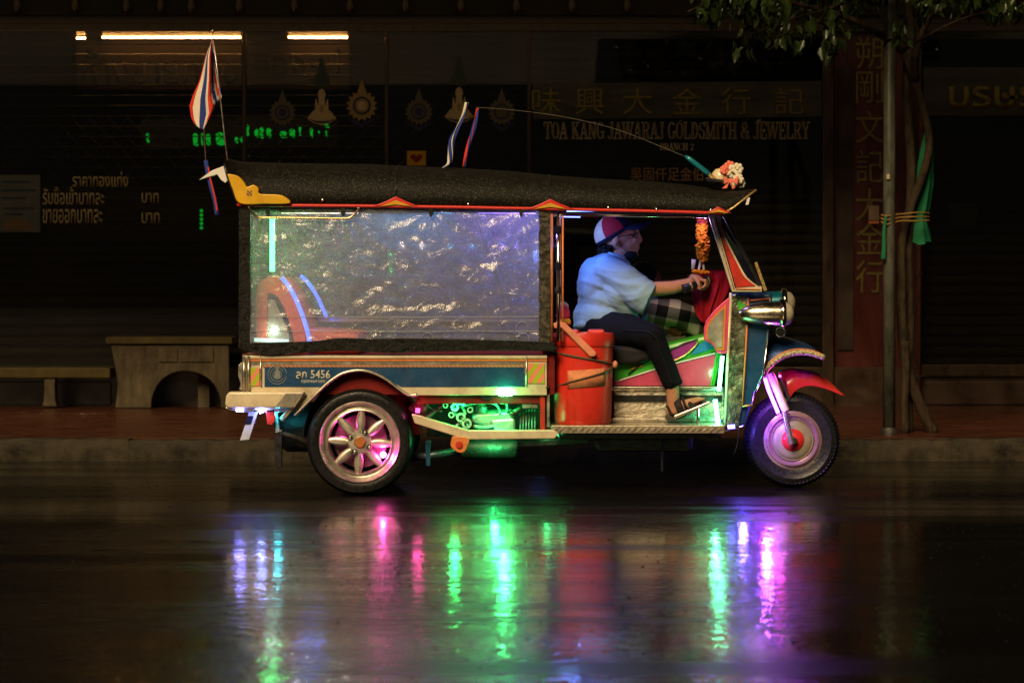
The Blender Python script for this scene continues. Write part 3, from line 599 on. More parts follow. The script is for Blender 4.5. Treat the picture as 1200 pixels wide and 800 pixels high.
# yellow heart sticker, paper notice
t = thing('window_sticker', P(488, 193, WALL), 'square yellow sticker with a red heart on the glass', 'sticker')
MB().prism([(477, 177), (499, 177), (499, 194), (477, 194)], WALL - .004, WALL - .002).build('card', M('yellow_card', (.5, .27, .02), .6), t)
MB().prism(crv2([(488, 191), (481, 185), (482, 181.5), (485.5, 181), (488, 183.5), (490.5, 181), (494, 181.5), (495, 185), (488, 191)], 4)[:-1], WALL - .006, WALL - .004).build('heart', M('red_heart_ink', (.22, .02, .01), .6), t)
t = thing('paper_notice', P(22, 272, WALL), 'pale paper notice taped to the glass at the far left', 'notice')
MB().prism([(-2, 205), (47, 205), (47, 272), (-2, 272)], WALL - .004, WALL - .002).build('sheet', M('dim_paper', (.13, .135, .11), .7, 0, .2, .05, 8), t)
for k, (a, c, y0) in enumerate(((2, 34, 212), (2, 42, 222), (2, 30, 231), (4, 40, 243), (4, 26, 250))):
    MB().prism([(a, y0), (c, y0), (c, y0 + 2.2), (a, y0 + 2.2)], WALL - .006, WALL - .004).build('text_line', M('notice_ink', (.05, .07, .07), .7) if k == 0 else bpy.data.materials['notice_ink'], t)
MB().prism([(6, 258), (20, 256), (34, 260), (42, 270), (4, 270)], WALL - .006, WALL - .004).build('picture', M('notice_picture', (.2, .12, .07), .7), t)
t = thing('paper_notice', P(1062, 260, WALL), 'small paper slip stuck on the red vertical sign', 'notice')
MB().prism([(1018, 241), (1030, 241), (1030, 258), (1018, 258)], WALL - .002, WALL).build('sheet', M('slip_paper', (.3, .2, .12), .7), t)
MB().prism([(1018, 259), (1030, 259), (1030, 262), (1018, 262)], WALL - .002, WALL).build('slip_edge', orange, t)
t = thing('paper_notice', P(1127, 262, WALL), 'faint grey paper square on the right shutter', 'notice')
MB().prism([(1110, 238), (1145, 238), (1145, 265), (1110, 265)], WALL + .19, WALL + .2).build('sheet', M('grey_paper', (.06, .06, .05), .7), t)
MB().prism([(1111, 239), (1144, 239), (1144, 241), (1111, 241)], WALL + .186, WALL + .19).build('tape', M('grey_tape', (.1, .1, .085), .5), t)

# ---- benches against the shop
bench_m = M('weathered_bench_concrete', (.1, .078, .046), .7, 0, .5, .3, 7, stretch=(1.6, 1, .5), grime=0.70); bench_top = M('ochre_bench_top', (.075, .055, .018), .55, 0, .4, .2, 8)
t = thing('stone_table', P(200, 478, 6.3), 'weathered pale table with an arched front beside the cab', 'table')
arch = crv2([(259, 478), (257, 463), (248, 447), (234, 438), (217, 434.5), (200, 438), (187, 448), (179, 463), (177, 478)], 4)
MB().prism([(130, 404), (268, 404), (269, 478)] + arch + [(135, 478), (138, 450)], 6.3, 6.36).build('arched_front', bench_m, t, bevel=.008)
MB().prism([(124, 395), (272, 395), (272, 403), (124, 403)], 6.27, 6.66).build('table_top', bench_top, t, bevel=.008)
for x0, x1 in ((186, 208), (210, 250)): MB().prism([(x0, 408), (x1, 408), (x1, 424), (x0, 424)], 6.285, 6.31).build('front_panel', bench_m, t, bevel=.004)
for x0, x1 in ((137, 152), (232, 245)): MB().prism([(x0, 404), (x1, 404), (x1, 478), (x0, 478)], 6.52, 6.62).build('rear_leg', bench_m, t)
t = thing('low_bench', P(60, 476, 6.3), 'low pale bench running out of the picture at the left', 'bench')
MB().prism([(-80, 431), (129, 431), (129, 443), (-80, 443)], 6.3, 6.64).build('seat', bench_top, t, bevel=.01)
for x in (-60, 58): MB().prism([(x - 7, 443), (x + 7, 443), (x + 6, 452), (x + 7, 470), (x + 9, 476), (x - 9, 476), (x - 7, 470), (x - 6, 452)], 6.32, 6.44).build('leg', bench_m, t, bevel=.008)

# ---- street pole, tree, tied cloth
pole_m = M('mottled_green_pole_paint', (.075, .075, .055), .45, .2, .6, .15, 14, stretch=(1, 1, .35))
p0 = P(1042, 508, 3.1)
t = thing('street_pole', p0, 'mottled green metal pole standing on the kerb at the right', 'pole')
MB().tube([(p0.x, 3.1, ZP), (p0.x, 3.1, 1.6), (p0.x + .01, 3.1, 4.6)], [.04, .038, .034], 20).build('shaft', pole_m, t, smooth=True)
MB().lathe([(.0, .03), (.05, .03), (.055, .0), (.055, -.01)], (p0.x, 3.1, ZP + .01), 'z', 20).build('base_collar', greasy, t, auto=40)
MB().tube([P(1041, 204, 3.056), P(1041, 210, 3.056)], .012, 8).build('paper_tag', capwhite_m, t)
bark = M('tree_bark', (.032, .022, .013), .85, 0, .7, 1.0, 22, stretch=(1, 1, .4))
trunk_pts = [(1094, 508), (1080, 478), (1068, 448), (1060, 415), (1057, 380), (1056, 330), (1056, 285), (1061, 262), (1071, 232), (1083, 200), (1089, 165), (1082, 128), (1072, 95), (1058, 60), (1050, 20), (1046, -30), (1040, -90)]
tp = [P(a, c, 3.22) for a, c in trunk_pts]
tree = thing('street_tree', (tp[0].x, 3.22, ZP), 'crooked street tree tied to the pole, dark leaves overhead', 'tree')
MB().tube(crv(tp, 4), [.037 - .0003 * i for i in range(4 * (len(tp) - 1) + 1)], 12).build('trunk', bark, tree, smooth=True)
for pts in (((1072, 95), (1074, 60), (1090, 20), (1120, -20), (1180, -60)), ((1058, 60), (1030, 40), (985, 18), (930, 4), (870, -12)), ((1046, -30), (1010, -60), (960, -80))):
    MB().tube(crv([P(a, c, 3.22 - .1 * i) for i, (a, c) in enumerate(pts)], 4), [.028 - .0012 * i for i in range(4 * (len(pts) - 1) + 1)], 8).build('limb', bark, tree, smooth=True)
MB().tube(crv([P(a, c, 3.16) for a, c in ((1061, 508), (1060, 470), (1062, 440), (1060, 400))], 4), .026, 10).build('side_stem', bark, tree, smooth=True)
MB().tube(crv([P(a, c, 3.3) for a, c in ((1066, 508), (1064, 460), (1066, 380), (1064, 300), (1068, 200), (1062, 110), (1066, 30), (1060, -60))], 4), .03, 10).build('side_stem', bark, tree, smooth=True)
leaf_m = M('dark_glossy_leaf', (.016, .027, .005), .35, 0, .4, .1, 9, spec=.25)
def leaf_pts(L, W):
    return [(0, 0, 0), (W * .36, L * .25, .012), (W * .5, L * .5, .008), (W * .3, L * .78, -.004), (0, L, -.02), (-W * .3, L * .78, -.004), (-W * .5, L * .5, .008), (-W * .36, L * .25, .012), (0, L * .5, -.004)]
LF = [(8, 0, 1), (8, 1, 2), (8, 2, 3), (8, 3, 4), (8, 4, 5), (8, 5, 6), (8, 6, 7), (8, 7, 0)]
crown = MB()
def spot():
    while True:
        px = random.uniform(800, 1290); lo = 14 + 26 * noise.noise(Vector((px * .013, 3.1, 0))) + 12 * noise.noise(Vector((px * .05, 7.7, 0)))
        if 850 < px < 970: lo += 18
        if px > 1100: lo -= 12
        py = random.uniform(-260, lo + 14)
        if py > lo and random.random() < .7: continue
        return px, py, 3.1 + random.uniform(-1.15, .8)
cl = [Vector(spot()) for _ in range(430)]
leaves = []
for _ in range(7500):
    c = random.choice(cl); px = c.x + random.gauss(0, 9); py = c.y + random.gauss(0, 8); yy = c.z + random.gauss(0, .07)
    rot = Matrix.Rotation(random.uniform(0, 2 * PI), 3, 'Z') @ Matrix.Rotation(R(random.gauss(-65, 32)), 3, 'X') @ Matrix.Rotation(random.uniform(-.7, .7), 3, 'Y')
    leaves.append((px, py, yy, rot, random.uniform(.055, .105)))
leaves.sort(key=lambda q: -q[1])
big = [q for q in leaves if q[1] > 2 and q[2] < 2.9][:160]; bigs = set(id(q) for q in big)
for q in leaves:
    if id(q) in bigs: continue
    o = P(*q[:3]); crown.add([o + q[3] @ Vector(p) for p in leaf_pts(q[4], q[4] * .55)], LF)
cr_o = crown.build('crown', leaf_m, tree, smooth=True, kind='stuff')
for pts in (((1046, -30), (1000, 0), (930, 22), (880, 40)), ((985, 18), (940, 30), (905, 48)), ((1058, 60), (1090, 40), (1140, 18), (1190, 10)), ((870, -12), (830, 4), (806, 14))):
    MB().tube(crv([P(a, c, 2.9 - .15 * i) for i, (a, c) in enumerate(pts)], 4), [.012 - .0008 * i for i in range(4 * (len(pts) - 1) + 1)], 6).build('twig', bark, tree, smooth=True)
lf = MB().add(leaf_pts(.08, .044), LF); lf0 = None
for q in big:
    if lf0 is None:
        o0 = origin(tree); lf.v = [v + o0 for v in lf.v]; lf0 = lf.build('leaf', leaf_m, cr_o, smooth=True); o = lf0
    else: o = copy_obj(lf0, cr_o)
    o.location = P(*q[:3]) - origin(tree); o.rotation_euler = q[3].to_euler(); k = q[4] / .08; o.scale = (k, k, k)
# green cloth bundle and cords
cloth_g = M('green_cloth', (.012, .12, .05), .7, 0, .25, .3, 10, stretch=(1.5, 1, .2))
t = thing('green_cloth', P(1080, 285, 3.12), 'green cloth bundle tied behind the crooked trunk', 'cloth')
cb = MB(); n = 26
prof = [(150, 3, 1088), (180, 7, 1086), (215, 9.5, 1083), (245, 8.5, 1080), (253, 5.5, 1078), (260, 7.5, 1077), (272, 11, 1077), (285, 13, 1077)]
for i, (py, r, cx) in enumerate(prof):
    for k in range(n):
        a = 2 * PI * k / n; rr = S(r * (1 + .22 * math.sin(5 * a + i * .3) + .1 * math.sin(9 * a)), 3.3); c = P(cx, py + 2 * math.sin(3 * a) * (i == 7), 3.32)
        cb.v.append(c + Vector((rr * math.cos(a), rr * .7 * math.sin(a), 0)))
for i in range(len(prof) - 1):
    for k in range(n): cb.f.append((i * n + k, i * n + (k + 1) % n, (i + 1) * n + (k + 1) % n, (i + 1) * n + k)); cb.mi.append(0)
cb.build('bundle', cloth_g, t, smooth=True)
MB().tube(crv([P(a, c, 3.04) for a, c in ((1035, 304), (1036, 290), (1036, 272), (1038, 254))], 4), [.016, .016, .015, .015, .014, .014, .013, .012, .012, .011, .01, .009, .008], 8, flat=.4).build('hanging_strip', cloth_g, t, smooth=True)
t = thing('tie_cord', P(1060, 255, 3.0), 'yellowish cord lashing the trunk and cloth to the pole', 'cord')
for k, dy in enumerate((0, 4, 8)):
    MB().tube(crv([P(a, c + dy, d) for a, c, d in ((1033, 252, 3.08), (1040, 253 + k, 3.05), (1055, 251, 3.12), (1075, 249 + k, 3.13), (1089, 250, 3.25), (1075, 250, 3.46), (1045, 251, 3.2), (1033, 252, 3.08))], 5), .005, 6).build('strand', M('cord_fibre', (.22, .13, .03), .8) if k == 0 else bpy.data.materials['cord_fibre'], t)
t = thing('drain_pipe', P(1077, 480, WALL - .08), 'thin rust coloured pipe on the wall behind the tree', 'pipe')
MB().tube([P(1077, 476, WALL - .08), P(1077, 286, WALL - .08), P(1080, 120, WALL - .08)], .014, 10).build('pipe', M('rust_red_pipe', (.12, .04, .015), .6, 0, .4, .2, 20), t, smooth=True)
for py in (320, 440): MB().box(P(1077, py, WALL - .07), (.05, .04, .015)).build('bracket', greasy, t)

# ================================================================== the three-wheeled cab
NEAR, MID, FAR = 0.0, .6, 1.2
cab = thing('three_wheeled_cab', (0, MID, 0), 'open three-wheeled taxi with black glitter roof, clear rain curtain and coloured neon lights', 'three-wheeler')

def led(name, parent, pts, rad, col, strength, watt, light_at=None, lrad=.02):
    """a coloured lamp: its glowing tube or bulb with the light it gives"""
    if len(pts) == 1: mb = MB().ell(pts[0], rad, seg=14, rings=8)
    else: mb = MB().tube(pts, rad, 8)
    o = mb.build(name, glow(name + '_glow', col, strength), parent, smooth=True)
    if watt:
        where = [light_at] if light_at is not None else [pts[0]] if len(pts) == 1 else [pts[0].lerp(pts[-1], .25), pts[0].lerp(pts[-1], .75)]
        for w in where:
            ld = bpy.data.lights.new(name + '_light', 'POINT'); ld.energy = watt / len(where); ld.color = col; ld.shadow_soft_size = lrad
            lo = bpy.data.objects.new(name + '_light', ld); COL.objects.link(lo); lo.parent = o; lo.location = Vector(w) - origin(o)
    return o

# ---- roof: a lofted vinyl hood
st = [(263, 192, 186.5), (266, 204, 187), (272, 222, 187.5), (278, 240, 188), (300, 240.5, 188.5), (430, 241.5, 191), (540, 243, 195), (645, 245, 203), (740, 247, 210), (800, 248.5, 214), (830, 249.5, 217), (848, 250, 219), (860, 243, 220), (874, 232, 221), (887, 222.5, 220.5)]
_f = []
for i in range(len(st) - 1):
    (a0, b0, c0), (a1, b1, c1) = st[i], st[i + 1]; m_ = max(1, int((a1 - a0) / 12))
    for k in range(m_): u = k / m_; _f.append((a0 + (a1 - a0) * u, b0 + (b1 - b0) * u, c0 + (c1 - c0) * u, i + u))
_f.append((*st[-1], len(st) - 1)); st_raw = st; st = _f
rb = MB(); NS = 28; outline_n = []
for i, (px, pb, pt, ui) in enumerate(st):
    wd = .62 if ui < 12 else .62 - .05 * ((ui - 11) / 3) ** 2
    e = P(px, pb, NEAR - .02); zt = P(px, pt, .3).z
    for k in range(NS + 1):
        a = PI * k / NS; c, s_ = math.cos(a), math.sin(a)
        yy = MID - wd * math.copysign(abs(c) ** .55, c); zz = e.z + (zt - e.z) * (s_ ** .62 if s_ > 0 else 0)
        zz += (.007 * noise.noise(Vector((e.x * 2.2, yy * 3, 1))) - .006 * abs(math.sin(e.x * 4.1))) * s_
        rb.v.append(Vector((e.x, yy - .004 * noise.noise(Vector((e.x * 5, zz * 6, 4))) * s_, zz)))
    outline_n.append(Vector((e.x, MID - wd - .006, e.z)))
for i in range(len(st) - 1):
    for k in range(NS):
        a = i * (NS + 1) + k; rb.f.append((a, a + 1, a + NS + 2, a + NS + 1)); rb.mi.append(0)
rb.f.append(tuple(range(NS + 1))); rb.mi.append(0); q = (len(st) - 1) * (NS + 1); rb.f.append(tuple(range(q, q + NS + 1))); rb.mi.append(0)
rb2 = rb.build('roof', roof_m, cab, auto=50)
sol = rb2.modifiers.new('thick', 'SOLIDIFY'); sol.thickness = .012; sol.offset = -1
i3 = [k for k in range(len(st)) if st[k][3] == 3][0]; i11 = [k for k in range(len(st)) if st[k][3] == 11][0]
MB().tube(outline_n[i3:i11 + 1], .0085, 8).build('edge_piping', M('red_piping', (.6, .025, .015), .4, 0, .1, .05, 30), rb2, smooth=True)
MB().tube(outline_n[i11:], .006, 8).build('front_piping', gold_t, rb2, smooth=True)
MB().tube(outline_n[:i3 + 1], .006, 8).build('rear_piping', black_p, rb2, smooth=True)
for cx, cyb, w in ((464, 242, 27), (645, 245, 27), (842, 250, 16)):
    hgt = 12 if w > 20 else 8
    MB().prism([(cx - w, cyb), (cx - w * .4, cyb - hgt * .55), (cx, cyb - hgt), (cx + w * .4, cyb - hgt * .55), (cx + w, cyb), (cx, cyb - hgt * .3)], -.038, -.024).build('peak_trim', bpy.data.materials['red_piping'], rb2, bevel=.003)
    MB().prism([(cx - w * .7, cyb), (cx, cyb - hgt * .62), (cx + w * .7, cyb), (cx, cyb - hgt * .2)], -.042, -.036).build('peak_inlay', M('yellow_trim', (.6, .33, .02), .4) if cx == 464 else bpy.data.materials['yellow_trim'], rb2)
for px in (464, 645):
    i = max(k for k in range(len(st)) if st[k][0] <= px); f = (px - st[i][0]) / (st[i + 1][0] - st[i][0]); sp_ = []
    for k in range(NS // 2 + 1): sp_.append(rb.v[i * (NS + 1) + k].lerp(rb.v[(i + 1) * (NS + 1) + k], f) + Vector((0, -.002, .001)))
    MB().tube(sp_[1:], .0035, 6).build('roof_seam', black_p, rb2, smooth=True)
for px, py in ((378, 234.5), (549, 239.5), (713, 243.5), (769.5, 245.5), (833, 246.5)):
    MB().ell(P(px, py, -.03), (.009, .006, .009), seg=12, rings=8).build('stud', chrome, rb2, smooth=True)
MB().prism(crv2([(266, 203.5), (278, 206), (286, 213.5), (289.5, 219), (297, 216.5), (303, 221), (304.5, 227), (326, 228), (336, 232), (339, 238.5), (310, 239), (281, 238.5), (272.5, 222), (266, 203.5)], 4)[:-1], -.06, .03).build('yellow_corner_cap', yellow, cab, bevel=.02, segs=4, auto=60)
MB().prism([(289, 223.5), (295, 223.5), (295, 229), (289, 229)], -.0625, -.058).build('corner_badge', stripe_material('badge_print', [(.03, .02, .02), (.6, .35, .1)], 90, R(45)), cab)
MB().prism([(233, 211), (248, 200), (262, 194.5), (266.5, 212), (264, 214.5), (259, 211), (254.5, 204.5)], -.02, .0).build('white_rear_fin', white_pl, cab, bevel=.003)

# ---- passenger cabin
MB().prism([(280, 243.5), (293.5, 243.5), (293, 404), (279.5, 408)], -.022, -.012).build('curtain_edge', crumple, cab)
MB().prism(crv2([(280, 402), (320, 401), (370, 399.5), (395, 396), (440, 397), (480, 396.5), (560, 398), (640, 400.5), (650, 404), (650, 411), (600, 410.5), (500, 412), (460, 413.5), (400, 411), (340, 414.5), (310, 415.5), (281, 409), (280, 402)], 3)[:-1], -.03, .0).build('curtain_hem', crumple, cab, bevel=.008)
sv = MB(); 
for i in range(34):
    for k in range(4):
        py = 246 + i * (156 / 33); px = 631.5 + k * 4.4 + 1.2 * noise.noise(Vector((i * .35, k * 2.0, 4)))
        sv.v.append(P(px, py, -.02 + .016 * noise.noise(Vector((i * .6, k * 1.3, 9)))))
for i in range(33):
    for k in range(3): a = i * 4 + k; sv.f.append((a, a + 1, a + 5, a + 4)); sv.mi.append(0)
o = sv.build('curtain_rolled_edge', crumple2, cab); sol = o.modifiers.new('t', 'SOLIDIFY'); sol.thickness = .004
def curtain(y, sgn):
    mb = MB(); nx_, nz_ = 120, 60
    for j in range(nz_ + 1):
        for i in range(nx_ + 1):
            px = 292 + (635 - 292) * i / nx_; py = 245 + (402 - 245) * j / nz_; w = P(px, py, 0)
            d = .011 * noise.noise(Vector((px * .02, py * .05, 1 + sgn))) + .006 * noise.noise(Vector((px * .07, py * .1, 5))) + .01 * abs(noise.noise(Vector((px * .03 - py * .02, py * .06, 8))))
            for cxp in (314, 402, 505, 611, 640):
                rr_ = math.hypot(px - cxp, (py - 246) * 1.0) + 4; an = math.atan2(py - 246, px - cxp)
                d += .009 * math.sin(an * 11 + cxp) * math.exp(-rr_ / 55) * min(1, rr_ / 14)
            mb.v.append(Vector((w.x, y + sgn * d, w.z)))
    for j in range(nz_):
        for i in range(nx_): a = j * (nx_ + 1) + i; mb.f.append((a, a + 1, a + nx_ + 2, a + nx_ + 1)); mb.mi.append(0)
    return mb.build('rain_curtain', curtain_m, cab, smooth=True, label='crinkled clear plastic rain curtain' if sgn > 0 else None)
curtain(-.008, 1); curtain(FAR + .0, -1)
seam_m = M('clear_seam_plastic', (.3, .3, .32), .3, 0, .2, .1, 30)
# seams welded in the curtain, and its eyelets
for py in (371, 388): MB().tube([P(294, py, -.016), P(460, py + .5, -.018), P(634, py, -.016)], .0022, 6).build('curtain_seam', seam_m, cab)
for cx, cyy in ((459, 381), (501, 397), (612, 384), (613, 397), (540, 380)):
    MB().lathe([(.029, 0), (.0305, -.002), (.032, 0), (.0305, .002)], P(cx, cyy, -.014), 'y', 24, True).build('curtain_eyelet', seam_m, cab, smooth=True)
gr = crv([P(a, c, -.035) for a, c in ((291, 242), (294, 247), (303, 254.5), (318, 255), (360, 255.5), (402, 256), (412, 254), (419, 247), (420, 243))], 4)
MB().tube(gr, .0062, 10).build('grab_rail', M('brass_rail', (.68, .5, .25), .22, 1, .1, .02, 20), cab, smooth=True)
for px in (314, 402, 505, 611): MB().prism([(px - 2, 244), (px + 2, 244), (px + 3, 249), (px + 1, 254), (px - 1, 254), (px - 3, 249)], -.03, -.018).build('curtain_clip', black_p, cab)
# structure behind the curtain
MB().prism([(284, 415), (640, 415), (640, 462), (284, 462)], .05, FAR - .02).build('floor_tub', dred, cab)
MB().prism([(281, 250), (290, 250), (294, 404), (283, 404)], FAR - .06, FAR - .02).build('rear_post', steel, cab)
MB().tube([P(287, 246, .06), P(287, 410, .06)], .012, 10).build('rear_post', chrome, cab)
for py in (247,): MB().tube([P(284, py, .03), P(640, py, .03)], .011, 8).build('roof_rail', greasy, cab); MB().tube([P(284, py, FAR - .03), P(640, py, FAR - .03)], .011, 8).build('roof_rail', greasy, cab)
hoop = crv2([(300, 414), (299, 352), (302, 334), (313, 325), (325, 325), (337, 337), (349, 362), (358, 390), (362, 414)], 4)
inner = crv2([(346, 414), (343, 392), (335, 366), (325, 348), (316, 344), (313, 352), (313, 414)], 4)
MB().prism(hoop + inner, .14, FAR - .12).build('rear_seat_back', seat_red, cab, bevel=.02, segs=3)
MB().prism([(313, 350), (322, 352), (338, 390), (341, 414), (313, 414)], .17, .2).build('seat_side_panel', mirror, cab)
MB().prism([(352, 386), (420, 390), (424, 414), (352, 414)], .14, FAR - .12).build('rear_seat_cushion', seat_red, cab, bevel=.025, segs=3)
bl = (.1, .18, 1.0)
led('blue_seat_piping', cab, crv([P(a, c, .13) for a, c in ((330, 325), (340, 338), (352, 363), (361, 391), (364, 412))], 4), .011, bl, 2.2, 0)
led('blue_seat_piping', cab, crv([P(a, c, .5) for a, c in ((352, 323), (362, 332), (374, 352), (383, 372))], 4), .010, bl, 1.3, .9)
led('green_tube', cab, [P(319, 256, .3), P(319, 318, .3)], .013, (.05, 1, .18), 12, 11.0)
led('seat_end_fill', cab, [P(298, 398, .12), P(338, 400, .12)], .010, (.6, 1, .8), 1.4, .3, P(318, 388, .1))  # added pale fill beside the seat to lift its dark end
led('cyan_roof_lamp', cab, [P(430, 247, .16), P(530, 248, .16)], .008, (.08, .45, 1), 5, 5.0)
led('violet_roof_lamp', cab, [P(560, 248, .16), P(628, 249, .16)], .008, (.3, .16, 1), 5, 6.5)
led('seat_fill_lamp', cab, [P(330, 248, .5), P(420, 248, .5)], .010, (1, .78, .66), 2.5, 13.0)  # unseen warm source added to brighten the red seat
MB().tube([P(560, 256, .5), P(590, 340, .5), P(596, 372, .5)], .016, 10).build('cabin_brace', greasy, cab)
MB().prism([(284, 372), (640, 372), (640, 377), (284, 377)], FAR - .05, FAR - .03).build('cabin_side_rail', chrome, cab)
# front bulkhead of the cabin and posts
MB().prism([(636, 395), (650, 395), (650, 462), (636, 462)], .02, FAR - .02).build('cabin_bulkhead', dred, cab)
for px, mt, r in ((646.5, orange, .007), (654.5, chrome, .0115), (659.5, orange, .005)):
    MB().tube([P(px, 247, .0), P(px, 400, .0)], r, 12).build('door_post', mt, cab, smooth=True)
MB().tube([P(655, 247, FAR - .05), P(655, 420, FAR - .05)], .0115, 12).build('door_post', chrome, cab, smooth=True)
for py in (269, 312, 340): MB().lathe([(.0, -.018), (.017, -.018), (.019, 0), (.017, .018), (0, .018)], P(654, py, 0), 'z', 12).build('post_strap', navy_m if py != 340 else black_p, cab)
MB().tube([P(648, 251, .0), P(830, 253, .03)], .011, 10).build('side_header_rail', chrome, cab, smooth=True)
led('blue_post_lamp', cab, [P(660, 253, .02), P(680, 253.5, .02)], .007, (.15, .2, 1), 6, 0)
led('blue_cab_lamp', cab, [P(664, 246, .2), P(700, 246, .2)], .009, (.14, .28, 1), 8, 9.0, P(661, 268, .33), .06)
led('violet_dash_lamp', cab, [P(826.5, 255, .1)], .006, (.5, .3, 1), 10, 1.6, P(822, 262, .3))
MB().ell(P(780, 252.5, .3), (.022, .03, .014)).build('roof_knob', black_p, cab, smooth=True)

# ---- lower side of the cabin
base = [(284, 417), (641, 417), (641, 463), (487, 463), (476, 463)] + crv2([(467, 456), (448, 442.5), (426, 435.5), (404, 437), (387.5, 447), (366, 468), (352, 483)], 3) + [(284, 483)]
MB().prism(base, NEAR, .05).build('side_panel', cream, cab, bevel=.004)
MB().prism([(310, 429.5), (615, 429.5), (615, 453), (470, 453)] + crv2([(460, 447.5), (448, 440), (426, 433), (404, 434.5), (388, 443.5), (378, 453)], 3) + [(310, 453)], -.004, .002).build('blue_side_panel', blue_p, cab, label='blue side panel with the plate number')
MB().prism([(284, 416.5), (641, 416.5), (641, 420), (284, 420)], -.012, .0).build('top_moulding', cream, cab, bevel=.002)
MB().prism([(286, 420.5), (641, 420.5), (641, 423), (286, 423)], -.006, .0).build('orange_stripe', orange, cab)
MB().prism([(286, 424), (615, 424), (615, 427), (286, 427)], -.004, .0).build('steel_stripe', steel, cab)
MB().prism([(308, 427.3), (615, 427.3), (615, 430), (308, 430)], -.006, .0).build('braid_stripe', rope_trim_m, cab)
MB().prism([(290.5, 431), (304, 431), (304, 452), (290.5, 452)], -.006, .0).build('hazard_reflector', hazard_m, cab)
MB().prism([(619, 426), (638, 426), (638, 449), (619, 449)], -.006, .0).build('hazard_reflector', hazard_m, cab)
for px in (286, 291.5, 305.5, 617): MB().tube([P(px, 417, -.008), P(px, 458 if px < 300 else 452, -.008)], .0095 if px < 300 else .005, 10).build('corner_post', steel, cab, smooth=True)
MB().prism([(279, 428), (284, 424), (284, 457), (280, 456), (282, 450), (279, 440)], -.004, .03).build('rear_latch', steel, cab, bevel=.003)
plate_w = M('plate_lettering_white', (.6, .55, .42), .5)
text('plate_number', 'ลก 5456', (347, 433.5, 387, 443.5), -.0045, plate_w, cab, .0015, .012)
text('plate_caption', 'กรุงเทพมหานคร', (353, 445, 381, 449.5), -.0045, plate_w, cab, .001, .0)
plate_d = M('dull_crest_print', (.2, .22, .22), .5)
cx, cyy = 325, 439
for rr, a0, a1 in ((11, 100, 440), (8, 120, 420), (5, 0, 360)):
    MB().tube([P(cx + rr * math.sin(R(a0 + (a1 - a0) * k / 20)), cyy - rr * math.cos(R(a0 + (a1 - a0) * k / 20)), -.006) for k in range(21)], .0022, 5).build('crest_print', plate_d, cab)
MB().prism([(cx - 3, 436), (cx, 429), (cx + 3, 436), (cx + 4, 443), (cx - 4, 443)], -.0065, -.004).build('crest_print', plate_d, cab)
arch_t = crv([P(a, c, -.012) for a, c in ((345, 487), (358, 474), (372, 460), (387.5, 446), (404, 436.5), (426, 434), (448, 441.5), (467, 455), (475.5, 461), (481, 463), (489, 462))], 4)
MB().tube(arch_t, .008, 8).build('arch_moulding', steel, cab, smooth=True)
# rear wheel housing
wh = MB(); hc = P(424, 518, 0); prof = []
for k in range(25):
    a = PI * (1.0 - k / 24) ; prof.append(Vector((hc.x + .3 * math.cos(a), 0, hc.z + .02 + .325 * math.sin(a))))
for y in (.055, .32):
    for p in prof: wh.v.append(Vector((p.x, y, p.z)))
for k in range(24): wh.f.append((k, k + 1, k + 26, k + 25)); wh.mi.append(0)
wh.f.append(tuple(range(25, 50))); wh.mi.append(0)
wh.build('wheel_housing', dred, cab, smooth=False)
MB().prism([(488, 463), (640, 463), (640, 473), (488, 473)], .03, .08).build('sill_rail', dred, cab, bevel=.004)
# ---- bumper and its hangings
MB().prism([(268, 459), (357, 459), (345, 478), (266, 478), (263.5, 474), (264.5, 464)], -.05, .06).build('rear_bumper', cream, cab, bevel=.012, segs=3)
MB().prism([(335, 461), (353, 461), (342, 477), (322, 477)], -.053, -.048).build('bumper_mirror_inlay', mirror, cab)
MB().prism([(345, 470), (356, 458), (359, 462), (335, 490), (330, 488)], -.02, .0).build('bumper_stay', steel, cab, bevel=.003)
MB().prism([(262, 477), (300, 478), (296, 482), (270, 481)], -.03, .3).build('bumper_underside', steel, cab, bevel=.004)
MB().prism([(293, 480), (303, 480), (292, 515), (281, 516)], .0, .02).build('rear_plate', M('pale_plate', (.55, .6, .62), .35, .3, .1, .05, 20), cab, bevel=.002)
MB().prism([(290, 487), (297, 487), (294, 497), (287, 497)], -.003, .0).build('plate_print', navy_m, cab)
MB().prism([(322, 506), (331, 503), (330, 547), (325, 549), (322, 540)], .02, .05).build('mud_flap', black_p, cab, bevel=.004)
MB().prism([(311, 480), (322, 479), (323, 492), (319, 498), (313, 497)], .0, .06).build('tail_lamp_housing', red_p, cab, bevel=.004)
MB().tube([P(327, 507, .03), P(345, 512, .05), P(362, 520, .1)], .014, 10).build('spring_hanger', greasy, cab)
MB().tube([P(322, 482, .05), P(326, 508, .05)], .012, 8).build('flap_bracket', hose_m, cab)
MB().tube([P(330, 492, .04), P(343, 478, .04)], .016, 10).build('hanger_rod', hose_m, cab)
dr = P(350, 500, .3); MB().lathe([(0, -.1), (.1, -.1), (.13, -.06), (.13, .1), (0, .1)], dr, 'x', 28).build('underbody_drum', greasy, cab, auto=40)
led('blue_bumper_lamp', cab, [P(277, 480.5, -.035), P(285, 480.5, -.035)], .008, (.22, .2, 1), 50, .5)
led('blue_tail_lamp', cab, [P(304, 483, -.03), P(308, 481.5, -.03)], .007, (.25, .3, 1), 55, .5)
led('cyan_tail_lamp', cab, [P(327, 479.5, .06), P(336, 479.5, .06)], .009, (.05, .7, .9), 25, .9, P(324, 484, .02))

